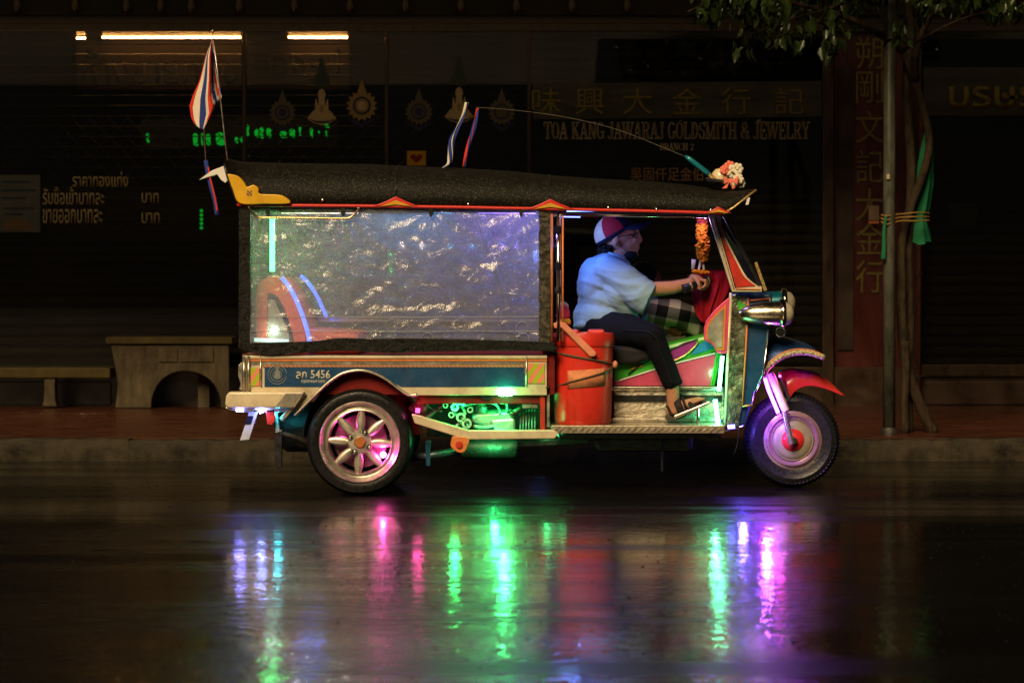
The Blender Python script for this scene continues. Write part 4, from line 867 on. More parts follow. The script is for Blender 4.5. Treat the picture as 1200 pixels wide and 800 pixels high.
# ---- wheels
def rear_wheel(y0, s, detail):
    c = P(421.5, 518, 0); c.y = y0; r = .272
    w = bpy.data.objects.new('rear_wheel', None); COL.objects.link(w); w.parent = cab; w.location = c - origin(cab); WORLD[w.name] = c
    tyre = [(.205, .012), (.212, .0), (.235, -.006), (.255, .0), (.266, .014), (.2715, .035), (.272, .06), (.269, .062), (.269, .07), (.272, .072), (.272, .098), (.269, .1), (.269, .108), (.272, .11), (.2715, .135), (.262, .16), (.235, .168), (.205, .16)]
    MB().lathe([(a, o * s) for a, o in tyre], c, 'y', 72).build('tyre', rubber, w, auto=35)
    rim = [(.2075, .012), (.2085, -.002), (.203, -.006), (.197, .0), (.192, .012), (.176, .02), (.17, .014), (.163, .012), (.158, .022), (.156, .06), (.158, .14)]
    MB().lathe([(a, o * s) for a, o in rim], c, 'y', 72).build('rim', alloy, w, auto=50)
    if not detail: 
        MB().lathe([(0, .05 * s), (.15, .05 * s), (.15, .1 * s)], c, 'y', 40).build('wheel_disc', alloy, w); return w
    MB().lathe([(.03, .01), (.058, .012), (.066, .024), (.066, .06), (0, .06)], c, 'y', 40).build('hub', alloy, w, auto=40)
    MB().lathe([(0, -.006), (.024, -.004), (.029, .004), (.03, .02)], c, 'y', 30).build('hub_cap', amber, w, auto=40)
    rot0 = R(3)
    sp = MB(); nl = 9
    for i in range(nl):
        u = i / (nl - 1); rr = .05 + .112 * u; wd = .012 + .0125 * math.sin(PI * min(1, u * 1.02)) ** .8; th = .013 - .004 * u
        for k in range(10): a = 2 * PI * k / 10; sp.v.append(c + Vector((rr, .026 + th * math.sin(a), wd * math.cos(a))))
    for i in range(nl - 1):
        for k in range(10): sp.f.append((i * 10 + k, i * 10 + (k + 1) % 10, (i + 1) * 10 + (k + 1) % 10, (i + 1) * 10 + k)); sp.mi.append(0)
    s0 = sp.build('spoke', alloy, w, smooth=True); s0.rotation_euler = (0, rot0, 0)
    for k in range(1, 8): copy_obj(s0, w, rot=(0, rot0 + k * PI / 4, 0))
    for k in range(4):
        a = R(62) + k * PI / 2 ; pc = c + Vector((.0555 * math.cos(a), .006, .0555 * math.sin(a)))
        MB().lathe([(0, -.012), (.0085, -.01), (.0105, .0), (.0105, .012)], pc, 'y', 6).build('lug_nut', chrome, w)
        MB().lathe([(.0125, .0), (.0155, -.001), (.0155, .01)], pc, 'y', 16).build('lug_seat', greasy, w)
    MB().lathe([(0, .085), (.135, .085), (.14, .1), (.14, .13)], c, 'y', 40).build('brake_drum', M('brake_drum_metal', (.12, .07, .075), .4, .3, .3, .1, 20), w)
    return w
rear_wheel(0.0, 1, True)
rear_wheel(FAR, -1, False)
led('magenta_wheel_lamp', cab, [P(449, 532.5, .02)], .015, (1, .06, .42), 160, .9, P(449, 532.5, -.01), .012)
led('magenta_arch_lamp', cab, [P(404, 498, .075)], .009, (1, .04, .4), 20, .8)
led('magenta_arch_lamp', cab, [P(487, 480.5, .02), P(492, 481, .02)], .012, (1, .05, .35), 5, .5)
# front wheel
fc = P(929, 515, .51); fc.z = .252
w = bpy.data.objects.new('front_wheel', None); COL.objects.link(w); w.parent = cab; w.location = fc - origin(cab); WORLD[w.name] = fc
tyre = [(.15, .02), (.155, .004), (.175, -.002), (.2, -.004), (.205, -.007), (.21, -.004), (.228, .002), (.24, .012), (.248, .03), (.252, .05), (.249, .052), (.249, .06), (.252, .062), (.253, .085), (.25, .087), (.25, .095), (.252, .097), (.252, .12), (.248, .14), (.235, .165), (.2, .172), (.15, .15)]
MB().lathe(tyre, fc, 'y', 80).build('tyre', M('lit_front_tyre_rubber', (.014, .014, .016), .3, 0, .3, .12, 60, spec=.3), w, auto=35)  # rubber lightened so the violet glow shows on it
tb = MB()
for k in range(70):
    a = 2 * PI * k / 70
    tb.add([fc + Vector((r_ * math.cos(a + da), yy, r_ * math.sin(a + da))) for r_, yy in ((.2295, -.0015), (.2515, .028)) for da in (0, .045)] , [(0, 1, 3, 2)])
o = tb.build('tread_block', rubber, w); sol = o.modifiers.new('t', 'SOLIDIFY'); sol.thickness = .006; sol.offset = 0
MB().lathe([(.155, .006), (.141, .002), (.138, -.008), (.13, -.01), (.122, .0), (.116, .003), (.111, -.002)], fc, 'y', 64).build('rim_ring', M('pink_lit_rim', (.34, .2, .26), .25, .4, .08, .02, 20), w, auto=50)  # chrome ring with the pinkish neon light put into its colour
MB().lathe([(.112, .004), (.108, .0), (.104, .004), (.1, -.002), (.082, -.008), (.06, -.012), (.058, .0)], fc, 'y', 64).build('wheel_disc', M('cream_wheel_disc', (.34, .29, .23), .35, .2, .1, .04, 20), w, auto=50)
MB().lathe([(.061, -.01), (.055, -.02), (.03, -.03), (.016, -.034), (0, -.034)], fc, 'y', 48).build('hub', M('red_hub_paint', (.66, .03, .035), .3, 0, .1, .03, 20), w, auto=50)
MB().lathe([(0, -.065), (.017, -.063), (.021, -.052), (.021, -.03)], fc, 'y', 24).build('axle_nut', chrome, w, auto=40)

# ---- fork, mudguards, nose
fy = .44
for yy, nm in ((fy, 1), (.78, 0)):
    MB().tube([P(902.5, 437, fy) + Vector((0, yy - fy, 0)), P(920.5, 481, fy) + Vector((0, yy - fy, 0))], .021, 16).build('fork_shroud', cream, cab, auto=40)
    MB().tube([P(918, 476, fy) + Vector((0, yy - fy, 0)), P(927.5, 520, fy) + Vector((0, yy - fy, 0))], .015, 16).build('fork_leg', steel, cab, auto=40)
MB().tube([P(913, 436, .47), P(925, 468, .47)], .008, 8).build('damper_rod', greasy, cab)
led('violet_fork_lamp', cab, [P(896.5, 443, .42), P(900, 455, .42), P(912, 484, .42)], .0095, (.4, .07, 1), 16, 8.0, P(899, 470, .36))
led('blue_step_lamp', cab, [P(853, 500, .12), P(861, 499.5, .12)], .010, (.16, .1, 1), 18, 3.2, P(871, 506, .38))
led('magenta_guard_lamp', cab, [P(914, 440.5, .44)], .006, (1, .05, .5), 20, .35)
# red mudguard: a thin curved strip over the wheel
def strip(name, outer, inner_, y0, y1, mat, crown_=.02, parent=cab, bevel=0):
    """two px outlines (top and bottom edge) lofted across the width with a crowned top"""
    mb = MB(); ns = 8; n = len(outer); yc_ = (y0 + y1) / 2
    for i in range(n):
        for k in range(ns + 1):
            yy = y0 + (y1 - y0) * k / ns; u = 1 - ((k / ns) * 2 - 1) ** 2
            a = P(outer[i][0], outer[i][1], y0); bq = P(inner_[i][0], inner_[i][1], y0)
            top = bq.lerp(a, min(1, u * 1.6) if crown_ else 1)
            mb.v.append(Vector((top.x, yy, top.z)))
    for i in range(n - 1):
        for k in range(ns): q = i * (ns + 1) + k; mb.f.append((q, q + 1, q + ns + 2, q + ns + 1)); mb.mi.append(0)
    o = mb.build(name, mat, parent, smooth=True); s_ = o.modifiers.new('t', 'SOLIDIFY'); s_.thickness = .006; return o
strip('red_mudguard', crv2([(919, 436), (930, 432.5), (948, 434.5), (962, 438), (975, 448), (990, 462)], 4), crv2([(925, 467), (934, 456), (948, 451.5), (960, 453), (974, 457), (989.5, 463)], 4), .49, .72, red_p)
strip('blue_nose_fender', crv2([(899, 393), (910, 394), (922, 395), (940, 399.5), (956, 407), (968, 418.5)], 4), crv2([(893, 442), (899, 432), (912, 421), (930, 413.5), (948, 413), (967, 419.5)], 4), .33, .87, blue_g)
MB().tube(crv([P(a, c, .325) for a, c in ((893, 441), (899, 431), (911, 420.5), (929, 413.5), (947, 413), (967, 419))], 4), .0105, 8, flat=1.6).build('fender_moulding', M('engraved_gold_trim', (.5, .42, .24), .3, .8, .5, .6, 60), cab, smooth=True)
MB().tube(crv([P(a, c, .322) for a, c in ((893, 436), (900, 426), (912, 416), (929, 409.5), (947, 409.5), (962, 414))], 4), .004, 6).build('fender_beading', orange, cab, smooth=True)
# nose body and leg shield
MB().prism([(858, 343), (905, 343), (906, 392), (899, 396), (893, 442), (884, 462), (872, 500), (850, 500), (853, 420)], .3, .9).build('nose_body', blue_p, cab, bevel=.02, segs=3)
MB().prism([(856, 346), (876, 346), (876, 365), (869, 478), (866, 500), (849, 500), (852, 420)], .275, .298).build('leg_shield_mirror', M('mottled_mirror', (.16, .17, .11), .34, .75, .85, .9, 9, rvar=.2), cab, bevel=.004)  # mottled colour stands in for dark reflections and tan highlights
MB().prism([(878, 349), (902, 349), (901, 384), (894, 438), (884, 459), (881, 474), (871, 475)], .282, .298).build('blue_shield_panel', blue_p, cab, bevel=.003)
for pts, mt in ((((856.5, 343), (853, 420), (849.5, 499)), cream), (((877, 349), (874, 410), (870, 476)), orange), (((879, 352), (902, 350)), orange), (((870, 476), (882, 474.5)), gold_t), (((901, 386), (894.5, 438), (885, 459)), chrome)):
    MB().tube([P(a, c, .274) for a, c in pts], .0085 if mt is cream else .0055, 8, flat=1.0).build('shield_moulding', mt, cab, smooth=True)
MB().prism([(864, 352), (874, 358), (874, 372), (866, 366)], .268, .276).build('shield_decal', green_p, cab)
# windscreen frame
wf_o = [(830, 252), (845, 252), (845.5, 263)] + crv2([(853, 281), (867, 308), (877, 324.5), (893, 336)], 3) + [(893, 342), (858, 342)]
MB().prism(wf_o, .2, .225).build('windscreen_side', cream, cab, bevel=.004)
MB().prism([(841, 258), (844, 262)] + crv2([(850, 282), (864, 309), (873, 325), (886, 335)], 3) + [(861.5, 337)], .194, .2).build('windscreen_side_panel', red_p, cab, bevel=.003, label='red panel with cream border beside the windscreen')
for pts, mt in ((((835, 254), (860, 338.5)), gold_t), (((838.5, 255), (862, 337)), navy_m), (((862, 338.5), (891, 339)), orange), (((846, 264), (853, 281), (866, 307), (876, 324), (890, 335)), navy_m)):
    MB().tube(crv([P(a, c, .196) for a, c in pts], 3), .003, 6).build('pinstripe', mt, cab)
MB().prism(wf_o, FAR - .225, FAR - .2).build('windscreen_side', cream, cab, bevel=.004)
scr = MB(); a1, b1 = P(849, 254, .23), P(890, 334, .23); scr.add([(a1.x, .23, a1.z), (b1.x, .23, b1.z), (b1.x, .97, b1.z), (a1.x, .97, a1.z)], [(0, 1, 2, 3)])
o = scr.build('windscreen', screenglass_m, cab); s_ = o.modifiers.new('t', 'SOLIDIFY'); s_.thickness = .005
MB().tube([P(849, 253, .215), P(860, 275, .215), P(891, 334, .215)], .011, 8).build('windscreen_frame', black_p, cab)
MB().tube([P(849, 253, .97), P(891, 334, .97)], .011, 8).build('windscreen_frame', black_p, cab)
MB().prism([(884, 308), (887, 306.5), (899, 340), (895.5, 341)], .18, .19).build('mirror_stay', gold_t, cab)
MB().prism([(846, 251), (870, 238), (884, 226), (886, 231), (868, 252), (856, 256)], .1, .12).build('visor_bracket', black_p, cab)
MB().prism([(876, 231), (879, 232), (877, 240), (874, 240)], .0, .03).build('visor_lamp', white_pl, cab)
# headlamps: bullet shells with glass
def headlamp(cx0, cyy, y, mat, label=None):
    c = P(cx0, cyy, y); L = S(52, y); r = S(14, y)
    prof = [(0, 0), (r * .3, L * .03), (r * .55, L * .12), (r * .78, L * .3), (r * .93, L * .55), (r, L * .8), (r * 1.02, L * .96)]
    o = MB().lathe(prof, c, 'x', 40).build('headlamp_shell', mat, cab, smooth=True, label=label)
    MB().lathe([(r * 1.0, L * .94), (r * 1.2, L * .95), (r * 1.26, L * 1.0), (r * 1.22, L * 1.06), (r * 1.0, L * 1.07)], c, 'x', 40).build('headlamp_ring', M('gilt_chrome', (.75, .6, .36), .16, 1, .1, .03, 20), o, smooth=True)
    MB().lathe([(r * 1.02, L * 1.06), (r * .9, L * 1.17), (r * .5, L * 1.25), (0, L * 1.27)], c, 'x', 32).build('headlamp_glass', M('headlamp_lens', (.75, .68, .5), .12, .4, .1, .3, 60, coat=.6), o, smooth=True)
headlamp(864.5, 367.5, .24, M('satin_chrome', (.55, .47, .33), .25, 1, .12, .05, 10))
headlamp(866, 355, .9, teal_p)
rc = P(915, 389, .31); MB().lathe([(.02, -.006), (.028, -.008), (.03, 0), (.028, .008), (.02, .006)], rc, 'y', 28, True).build('nose_emblem', chrome, cab, smooth=True)
MB().box(rc + Vector((0, 0, .004)), (.04, .008, .007)).build('emblem_bar', chrome, cab); MB().box(rc - Vector((0, 0, .008)), (.036, .008, .005)).build('emblem_bar', chrome, cab)
# inner leg shield with pink border
ish = crv2([(855, 348), (840, 361), (827, 377), (825, 392), (826, 398.5), (833, 402), (838, 408), (841, 414), (852, 414)], 2)
MB().prism(ish, .265, .285).build('shield_inner_panel', M('hot_pink_trim', (.7, .06, .16), .35, 0, .1, .03, 20), cab, bevel=.003)
cxm = sum(p[0] for p in ish) / len(ish); cym = sum(p[1] for p in ish) / len(ish)
MB().prism([(cxm + (a - cxm) * .8, cym + (c - cym) * .82) for a, c in ish], .259, .266).build('shield_orange_border', orange, cab)
MB().prism([(cxm + (a - cxm) * .62, cym + (c - cym) * .68) for a, c in ish], .253, .26).build('shield_mirror', mirror, cab)
# driver's tank with decals
ty = .36
MB().prism([(705, 425), (740, 415), (785, 403), (838, 390), (846, 414), (838, 455), (705, 455)], ty, FAR - .36).build('tank_cover', green_p, cab, bevel=.02)
MB().prism([(718, 447), (781, 428), (840, 413), (833, 452), (718, 452)], ty - .006, ty).build('pink_panel', pink_p, cab, bevel=.003)
MB().prism(crv2([(775, 426), (784, 414), (800, 402), (815, 399), (812, 407), (800, 416), (786, 423), (775, 426)], 3)[:-1], ty - .008, ty).build('purple_leaf_decal', purple_p, cab)
MB().prism(crv2([(810, 416), (818, 405), (828, 399), (838, 402), (836, 408), (810, 416)], 3)[:-1], ty - .008, ty).build('azure_leaf_decal', azure_p, cab)
MB().prism([(738, 433), (748, 427), (754, 426), (752, 430)], ty - .008, ty).build('yellow_decal', yellow, cab)
for pts, mt in ((((726, 446), (781, 428.5), (839, 413.5)), white_pl), (((775, 427), (786, 424), (802, 416.5), (814, 406), (818, 400)), gold_t), (((736, 438), (755, 425), (790, 408), (818, 397)), seat_dark), (((833, 452), (840, 414)), green_p)):
    MB().tube(crv([P(a, c, ty - .01) for a, c in pts], 3), .004, 6).build('decal_line', mt, cab)
MB().prism([(716, 453), (848, 453), (848, 457), (716, 457)], .32, FAR - .32).build('step_moulding', steel, cab, bevel=.003)
MB().prism([(716, 457), (848, 457), (848, 497), (716, 497)], .34, FAR - .34).build('step_mirror', step_m, cab)
MB().prism([(716, 463), (846, 463), (846, 471), (716, 471)], .332, .34).build('step_black_stripe', black_p, cab)
MB().prism([(716, 490), (848, 490), (848, 494), (716, 494)], .325, .34).build('step_moulding', steel, cab, bevel=.003)
MB().prism([(660, 400), (760, 408), (764, 420), (745, 426), (660, 432)], .3, .9).build('driver_seat', seat_dark, cab, bevel=.02, segs=3)
MB().prism([(640, 432), (720, 432), (720, 497), (640, 497)], .33, .9).build('seat_box', dred, cab)
# pedal and post
MB().tube([P(818, 497, .2), P(818, 478, .2)], .008, 10).build('pedal_post', chrome, cab)
MB().prism([(790, 487), (832, 470), (833, 473), (791, 491)], .15, .27).build('brake_pedal', steel, cab, bevel=.003)
led('green_leg_lamp', cab, [P(846.5, 417, .24), P(842.5, 458, .24)], .010, (.12, 1, .42), 14, .8, P(842, 440, .17))
led('green_leg_lamp', cab, [P(838, 468, .24), P(841.5, 496, .24)], .011, (.12, 1, .42), 16, .7, P(838, 484, .17))
# running board of tread plate
d0 = MB().prism([(646, 498.5), (849, 498.5), (849, 507.5), (646, 507.5)], .0, .34); d0.build('running_board', tread_m, cab, bevel=.002)
tb = MB()
for k in range(26):
    x = 650 + k * 7.7; sl = 3 if k % 2 else -3
    c = P(x, 503, -.001); tb.box(c, (.03, .012, .008), Matrix.Rotation(R(-38), 3, 'Y'))
for k in range(24):
    for j in range(3): tb.box(P(652 + k * 8.1, 498.3, .05 + j * .08) , (.026, .006, .004), Matrix.Rotation(R(40 if (k + j) % 2 else -40), 3, 'Z'))
tb.build('tread_pattern', tread_m, cab)
MB().prism([(655, 509), (845, 509), (845, 514), (655, 514)], .1, FAR - .1).build('chassis_rail', greasy, cab)
MB().prism([(690, 511), (812, 511), (812, 529), (700, 529)], .35, .8).build('gearbox', greasy, cab, bevel=.02)
MB().tube([P(776, 512, .2), P(776, 552, .2)], .007, 8).build('stand_rod', black_p, cab)
MB().tube(crv([P(a, c, .15) for a, c in ((864, 502), (840, 507), (820, 509), (814, 517))], 4), .004, 6).build('cable', black_p, cab)
MB().tube(crv([P(a, c, .2) for a, c in ((866, 496), (864, 520), (860, 532))], 4), .003, 6).build('cable', black_p, cab)

# ---- engine bay behind the cream chassis beam
beam = [(482, 485), (490, 486.5), (549, 504), (650, 503.5), (655, 508), (650, 514), (546, 515), (486, 496)]
MB().prism(beam, -.01, .05).build('chassis_beam', cream, cab, bevel=.006)
MB().prism([(633, 452), (638.5, 452), (638.5, 505), (633, 505)], .02, .06).build('red_upright', red_p, cab)
MB().prism([(641, 452), (644, 452), (644, 500), (641, 500)], .02, .06).build('steel_upright', steel, cab)
MB().prism(crv2([(530, 511), (549, 513), (547, 524), (543, 530), (535, 529), (528, 522), (530, 511)], 3)[:-1], -.02, .03).build('red_bracket', orange, cab, bevel=.004)
MB().lathe([(0, -.008), (.018, -.006), (.02, .004)], P(538, 521, -.022), 'y', 20).build('bracket_bolt', red_p, cab)
MB().prism([(552, 487), (558, 484), (600, 481), (603, 486), (603, 500), (585, 502), (566, 498), (553, 495)], .12, .42).build('cylinder_head_cover', engine_m, cab, bevel=.018, segs=3)
MB().prism([(575, 492), (603, 490), (604, 503), (580, 505)], .1, .4).build('engine_block', engine_m, cab, bevel=.01)
MB().lathe([(0, .06), (.02, .058), (.022, .045), (.016, .04), (.03, .03), (.032, -.02), (.028, -.05)], P(564, 484, .16), 'z', 20).build('oil_filler', engine_m, cab, auto=40)
for k in range(6):
    MB().lathe([(0, 0), (.058, 0), (.062, .004), (.058, .008), (0, .008)], P(609 + k * 3.4, 493, .2), 'x', 24).build('cooling_fin', engine_m, cab)
for pts, r, mt in ((((532, 480), (540, 476), (545, 484), (540, 494), (534, 500)), .008, hose_m), (((546, 475), (560, 472), (578, 472.5), (584, 478), (586, 484)), .006, hose_m), (((590, 468), (594, 474), (594, 482)), .006, hose_m), (((598, 486), (612, 478), (626, 472)), .016, greasy), (((602, 482), (616, 476), (626, 471)), .01, hose_m), (((530, 475), (534, 486), (543, 490), (547, 500), (540, 503)), .01, engine_m), (((555, 499), (570, 500), (585, 496)), .008, hose_m), (((500, 490), (512, 480), (524, 471)), .012, greasy), (((498, 473), (506, 479), (518, 482)), .008, greasy)):
    MB().tube(crv([P(a, c, .1 + .02 * (i % 2)) for i, (a, c) in enumerate(pts)], 4), r, 8).build('engine_hose', mt, cab, smooth=True)
for (a, c, r) in ((533, 477, .02), (540, 489, .024), (547, 496, .026), (529, 486, .016), (551, 480, .016), (522, 475, .014)):
    MB().lathe([(r * .55, -.01), (r, -.01), (r, .02), (r * .55, .02)], P(a, c, .08), 'y', 18, True).build('carburettor_fitting', engine_m, cab, auto=40)
MB().ell(P(490, 477.5, .2), (.05, .03, .03)).build('rubber_bump_stop', pink_p, cab, smooth=True)
MB().lathe([(0, -.006), (.034, -.006), (.034, .01)], P(569.5, 461, .024), 'y', 20).build('sill_hole', black_p, cab)
MB().prism([(500, 474), (640, 474), (640, 512), (500, 512)], .75, .78).build('engine_rear_shield', greasy, cab)
MB().prism([(612, 474), (630, 474), (630, 478), (612, 478)], .03, .07).build('bay_bracket', steel, cab)
mc = P(573, 526, .22); L = .15
MB().lathe([(0, -L), (.03, -L), (.052, -L + .01), (.056, -L + .03), (.056, L - .03), (.052, L - .01), (.03, L), (0, L)], mc, 'x', 32).build('silencer', greasy, cab, auto=40)
MB().tube([P(545, 527, .22), P(500, 534, .22), P(480, 536, .25)], .02, 12).build('exhaust_pipe', M('blueish_pipe', (.1, .12, .16), .35, .7, .3, .1, 30), cab, smooth=True)
MB().tube([P(440, 528, .25), P(440, 528, FAR - .2)], .035, 14).build('rear_axle', greasy, cab)
MB().prism([(498, 516), (505, 516), (504, 546), (499, 546)], .2, .24).build('spring_clamp', blue_p, cab, bevel=.004)
for k in range(3): MB().prism([(470, 531 + k * 3), (545, 528 + k * 3), (545, 530 + k * 3), (470, 533 + k * 3)], .26, .32).build('leaf_spring', greasy, cab)
MB().prism([(605, 516), (690, 513), (690, 520), (605, 524)], .3, .36).build('tail_pipe', greasy, cab, bevel=.006)
led('green_engine_lamp', cab, [P(585, 461.5, -.01), P(600, 461, -.01)], .0105, (.06, 1, .22), 110, 1.4, P(592, 463, -.03), .015)
led('green_bay_lamp', cab, [P(556, 470, .3), P(622, 470, .3)], .009, (.02, 1, .16), 10, 2.6, P(588, 474, .06))
led('green_bay_lamp', cab, [P(536, 474, .4), P(545, 474, .4)], .009, (.02, 1, .16), 8, 1.5, P(533, 478, .03))
led('green_under_lamp', cab, [P(552, 511, .14), P(604, 511, .14)], .007, (.04, 1, .25), 8, 2.6, P(580, 519, .08))
led('green_under_lamp', cab, [P(632, 509, .3), P(668, 509, .3)], .006, (.04, 1, .25), 6, .5)
# handlebar
hb = [P(857, 330, .6), P(836, 326, .5), P(828, 328, .44), P(801, 338, .36)]
MB().tube(crv(hb, 4), .012, 10).build('handlebar', chrome, cab, smooth=True)
MB().tube([P(801, 338.5, .36), P(830, 328, .43)], .022, 14).build('grip', black_p, cab, auto=40)
for u in (0.0, .25, .5, .62, .75, .95): c = P(801, 338.5, .36).lerp(P(830, 328, .43), u); dv = (P(830, 328, .43) - P(801, 338.5, .36)).normalized(); MB().tube([c - dv * .004, c + dv * .004], .0245, 14).build('grip_ring', gold_t if u > .2 else black_p, cab, auto=40)
MB().tube(crv([P(857, 330, .6), P(836, 326, .7), P(801, 336, .84)], 4), .014, 10).build('handlebar', black_p, cab, smooth=True)
MB().ell(P(826, 330, .6), (.06, .1, .05)).build('instrument_pod', black_p, cab, smooth=True)

# ================================================================== things on and in the cab
# red bucket with lid, carrying bar and rope
bc = P(683, 500, .17); bz0 = P(0, 498.5, .0).z
t = thing('plastic_bucket', (bc.x, .17, bz0), 'lidded red plastic bucket roped beside the driver on the running board', 'bucket')
def R_(px): return S(px, .17)
z1 = P(683, 404, .17).z; h = z1 - bz0
MB().lathe([(0, 0), (R_(31.5), 0), (R_(33), .012), (R_(34.5), h * .5), (R_(35.5), h * .93), (R_(35.5), h)], (bc.x, .17, bz0 + .001), 'z', 64).build('tub', red_bucket, t, auto=50)
MB().lathe([(R_(36.5), -.005), (R_(37), .0), (R_(37.2), R_(9)), (R_(36), R_(14)), (R_(29), R_(14.5)), (R_(28), R_(12)), (0, R_(12))], (bc.x, .17, z1), 'z', 64).build('lid', red_bucket, t, auto=40)
for dx in (-15, 15):
    c = P(683 + dx, 390, .17); MB().box((c.x, .12, z1 + R_(15)), (R_(20), .13, .03)).build('lid_rib', red_bucket, t, bevel=.012)
# brown tape patch curving round the tub
tp_ = MB(); n = 16
for i in range(n + 1):
    a = R(-90 - 32 + 78 * i / n); rr = R_(34.6)
    for py in (434.5 - 3 * i / n, 456 - 4 * i / n): q = P(683, py, -.0); tp_.v.append(Vector((bc.x + (rr + .003) * math.cos(a), .17 + (rr + .003) * math.sin(a), q.z)))
for i in range(n): tp_.f.append((2 * i, 2 * i + 2, 2 * i + 3, 2 * i + 1)); tp_.mi.append(0)
o = tp_.build('tape_patch', tape, t, smooth=True); s_ = o.modifiers.new('t', 'SOLIDIFY'); s_.thickness = .002
hy = .17 - R_(38.5)
MB().prism([(648, 379), (656, 376), (662, 378), (698, 412), (698, 417), (692, 418.5), (658, 384), (650, 385)], hy - .006, hy + .008).build('carry_handle', pale_pink, t, bevel=.006)
MB().lathe([(0, -.012), (.014, -.01), (.014, .02)], P(695, 414, hy), 'y', 16).build('handle_pivot', pale_pink, t)
t = thing('bucket_rope', P(716, 428, 0), 'thin grey rope lashing the red bucket to the cab', 'rope')
def around(pts, r, nm): MB().tube(crv([Vector(p) for p in pts], 5), r, 7).build(nm, rope_m, t, smooth=True)
rr = R_(36.2)
def ring(py, a): z = P(683, py, .17).z; return Vector((bc.x + rr * math.cos(R(a)), .17 + rr * math.sin(R(a)), z))
around([P(648, 411, -.02)] + [ring(412 + 14 * k / 5, -150 + 26 * k) for k in range(6)] + [P(721, 427, .1)], .006, 'upper_turn')
around([P(640, 454, -.02)] + [ring(452 - 22 * k / 5, -150 + 26 * k) for k in range(6)] + [P(721, 427, .1)], .0042, 'lower_turn')
MB().ell(P(721, 427, .09), (.013, .02, .02)).build('knot', pale_pink, t, smooth=True)
# folded bright cloth tucked by the post
t = thing('bright_cloth', P(661, 385, .2), 'small pink, white and yellow cloth tucked behind the bucket handle', 'cloth')
for nm, mt, poly in (('pink_fold', M('pink_cloth', (.6, .05, .18), .8, 0, .2, .3, 20), [(650, 372), (655, 362), (661, 355), (668, 363), (668, 374), (660, 376)]), ('white_fold', capwhite_m, [(652, 366), (659, 352), (667, 357), (666, 364), (660, 360)]), ('yellow_fold', M('yellow_cloth', (.65, .35, .04), .8), [(652, 374), (668, 372), (670, 381), (656, 380)])):
    MB().prism(poly, .12 if nm == 'white_fold' else .1, .2).build(nm, mt, t, bevel=.018, segs=3, auto=60)

# ---- crimson cloth draped over the far handlebar
t = thing('crimson_cloth', P(830, 378, .5), 'dark crimson cloth bunched over the handlebar', 'cloth')
cb = MB(); n = 72; prof = [(316, 836, 12, 6), (321, 838, 20, 9), (330, 836, 22, 11), (340, 834, 21, 11), (352, 831, 18, 10), (364, 829, 14, 8), (374, 828, 8, 5), (379, 827, 3, 2)]
for i, (py, cx, rx, ry) in enumerate(prof):
    for k in range(n):
        a = 2 * PI * k / n; f = 1 + (.17 * math.sin(9 * a + i * .45) + .1 * math.sin(17 * a + 1 - i * .3) + .1 * noise.noise(Vector((math.cos(a) * 2, math.sin(a) * 2, i * .8)))) * min(1, (i + 1) / 3)
        cb.v.append(P(cx, py, .52) + Vector((S(rx * f, .5) * math.cos(a), S(ry * f, .5) * math.sin(a), 0)))
for i in range(len(prof) - 1):
    for k in range(n): cb.f.append((i * n + k, i * n + (k + 1) % n, (i + 1) * n + (k + 1) % n, (i + 1) * n + k)); cb.mi.append(0)
cb.f.append(tuple(range(n))); cb.mi.append(0); cb.f.append(tuple(range((len(prof) - 1) * n, len(prof) * n))); cb.mi.append(0)
o = cb.build('drape', redcloth_m, t, smooth=True); s_ = o.modifiers.new('sub', 'SUBSURF'); s_.levels = 1; s_.render_levels = 1

# ---- marigold garland hanging inside the windscreen
t = thing('marigold_garland', P(823, 330, .4), 'orange marigold garland hanging in front of the driver', 'garland')
def blossom_cloud(c0, c1, r0, r1, n, mat, name, size):
    mb = MB()
    for k in range(n):
        u = random.random(); c = c0.lerp(c1, u); r = r0 + (r1 - r0) * u; a = random.uniform(0, 2 * PI); rad = r * random.uniform(.55, 1)
        mb.ell(c + Vector((rad * math.cos(a), rad * math.sin(a), random.uniform(-.004, .004))), (random.uniform(.7, 1.1) * size, random.uniform(.7, 1.1) * size, random.uniform(.4, .8) * size), Matrix.Rotation(random.uniform(-.6, .6), 3, 'X'), 7, 5)
    return mb.build(name, mat, t, smooth=True)
MB().tube([P(822, 250, .4), P(823, 312, .4)], .012, 8).build('string', rope_m, t)
blossom_cloud(P(822, 262, .4), P(824, 284, .4), .026, .03, 120, marigold, 'upper_blossoms', .012)
blossom_cloud(P(824, 284, .4), P(823, 305, .4), .036, .024, 140, marigold, 'lower_blossoms', .012)
blossom_cloud(P(822, 250, .4), P(822, 263, .4), .03, .026, 60, M('dark_red_petals', (.22, .03, .012), .8, 0, .3, .5, 60), 'top_blossoms', .012)
for dx in (-3, 3): MB().tube([P(822 + dx * .3, 304, .4), P(822 + dx, 316, .39)], .006, 8).build('white_tassel', petal_w, t)
blossom_cloud(P(813, 318, .39), P(829, 319, .39), .012, .012, 70, marigold, 'tassel_blossoms', .011)
MB().tube([P(813, 304, .4), P(812, 316, .4)], [.012, .008], 8).build('side_tassel', petal_w, t, smooth=True)

# ---- flag on its staff
t = thing('flag', P(267, 187, .02), 'Thai national flag drooping from a thin staff above the rear roof corner', 'flag')
MB().tube([P(266.5, 188, .02), P(262, 150, .02), P(256, 95, .02), P(249, 38, .02)], [.004, .0035, .003, .003], 8).build('staff', steel, t, smooth=True)
MB().ell(P(249, 37, .02), (.006, .006, .009)).build('finial', gold_t, t, smooth=True)
flag_me = MB(); A = [(249, 48), (251.5, 66), (255, 86), (258, 100), (260, 116)]; B = [(248.5, 49), (240, 72), (232, 96), (226, 118), (223, 128)]
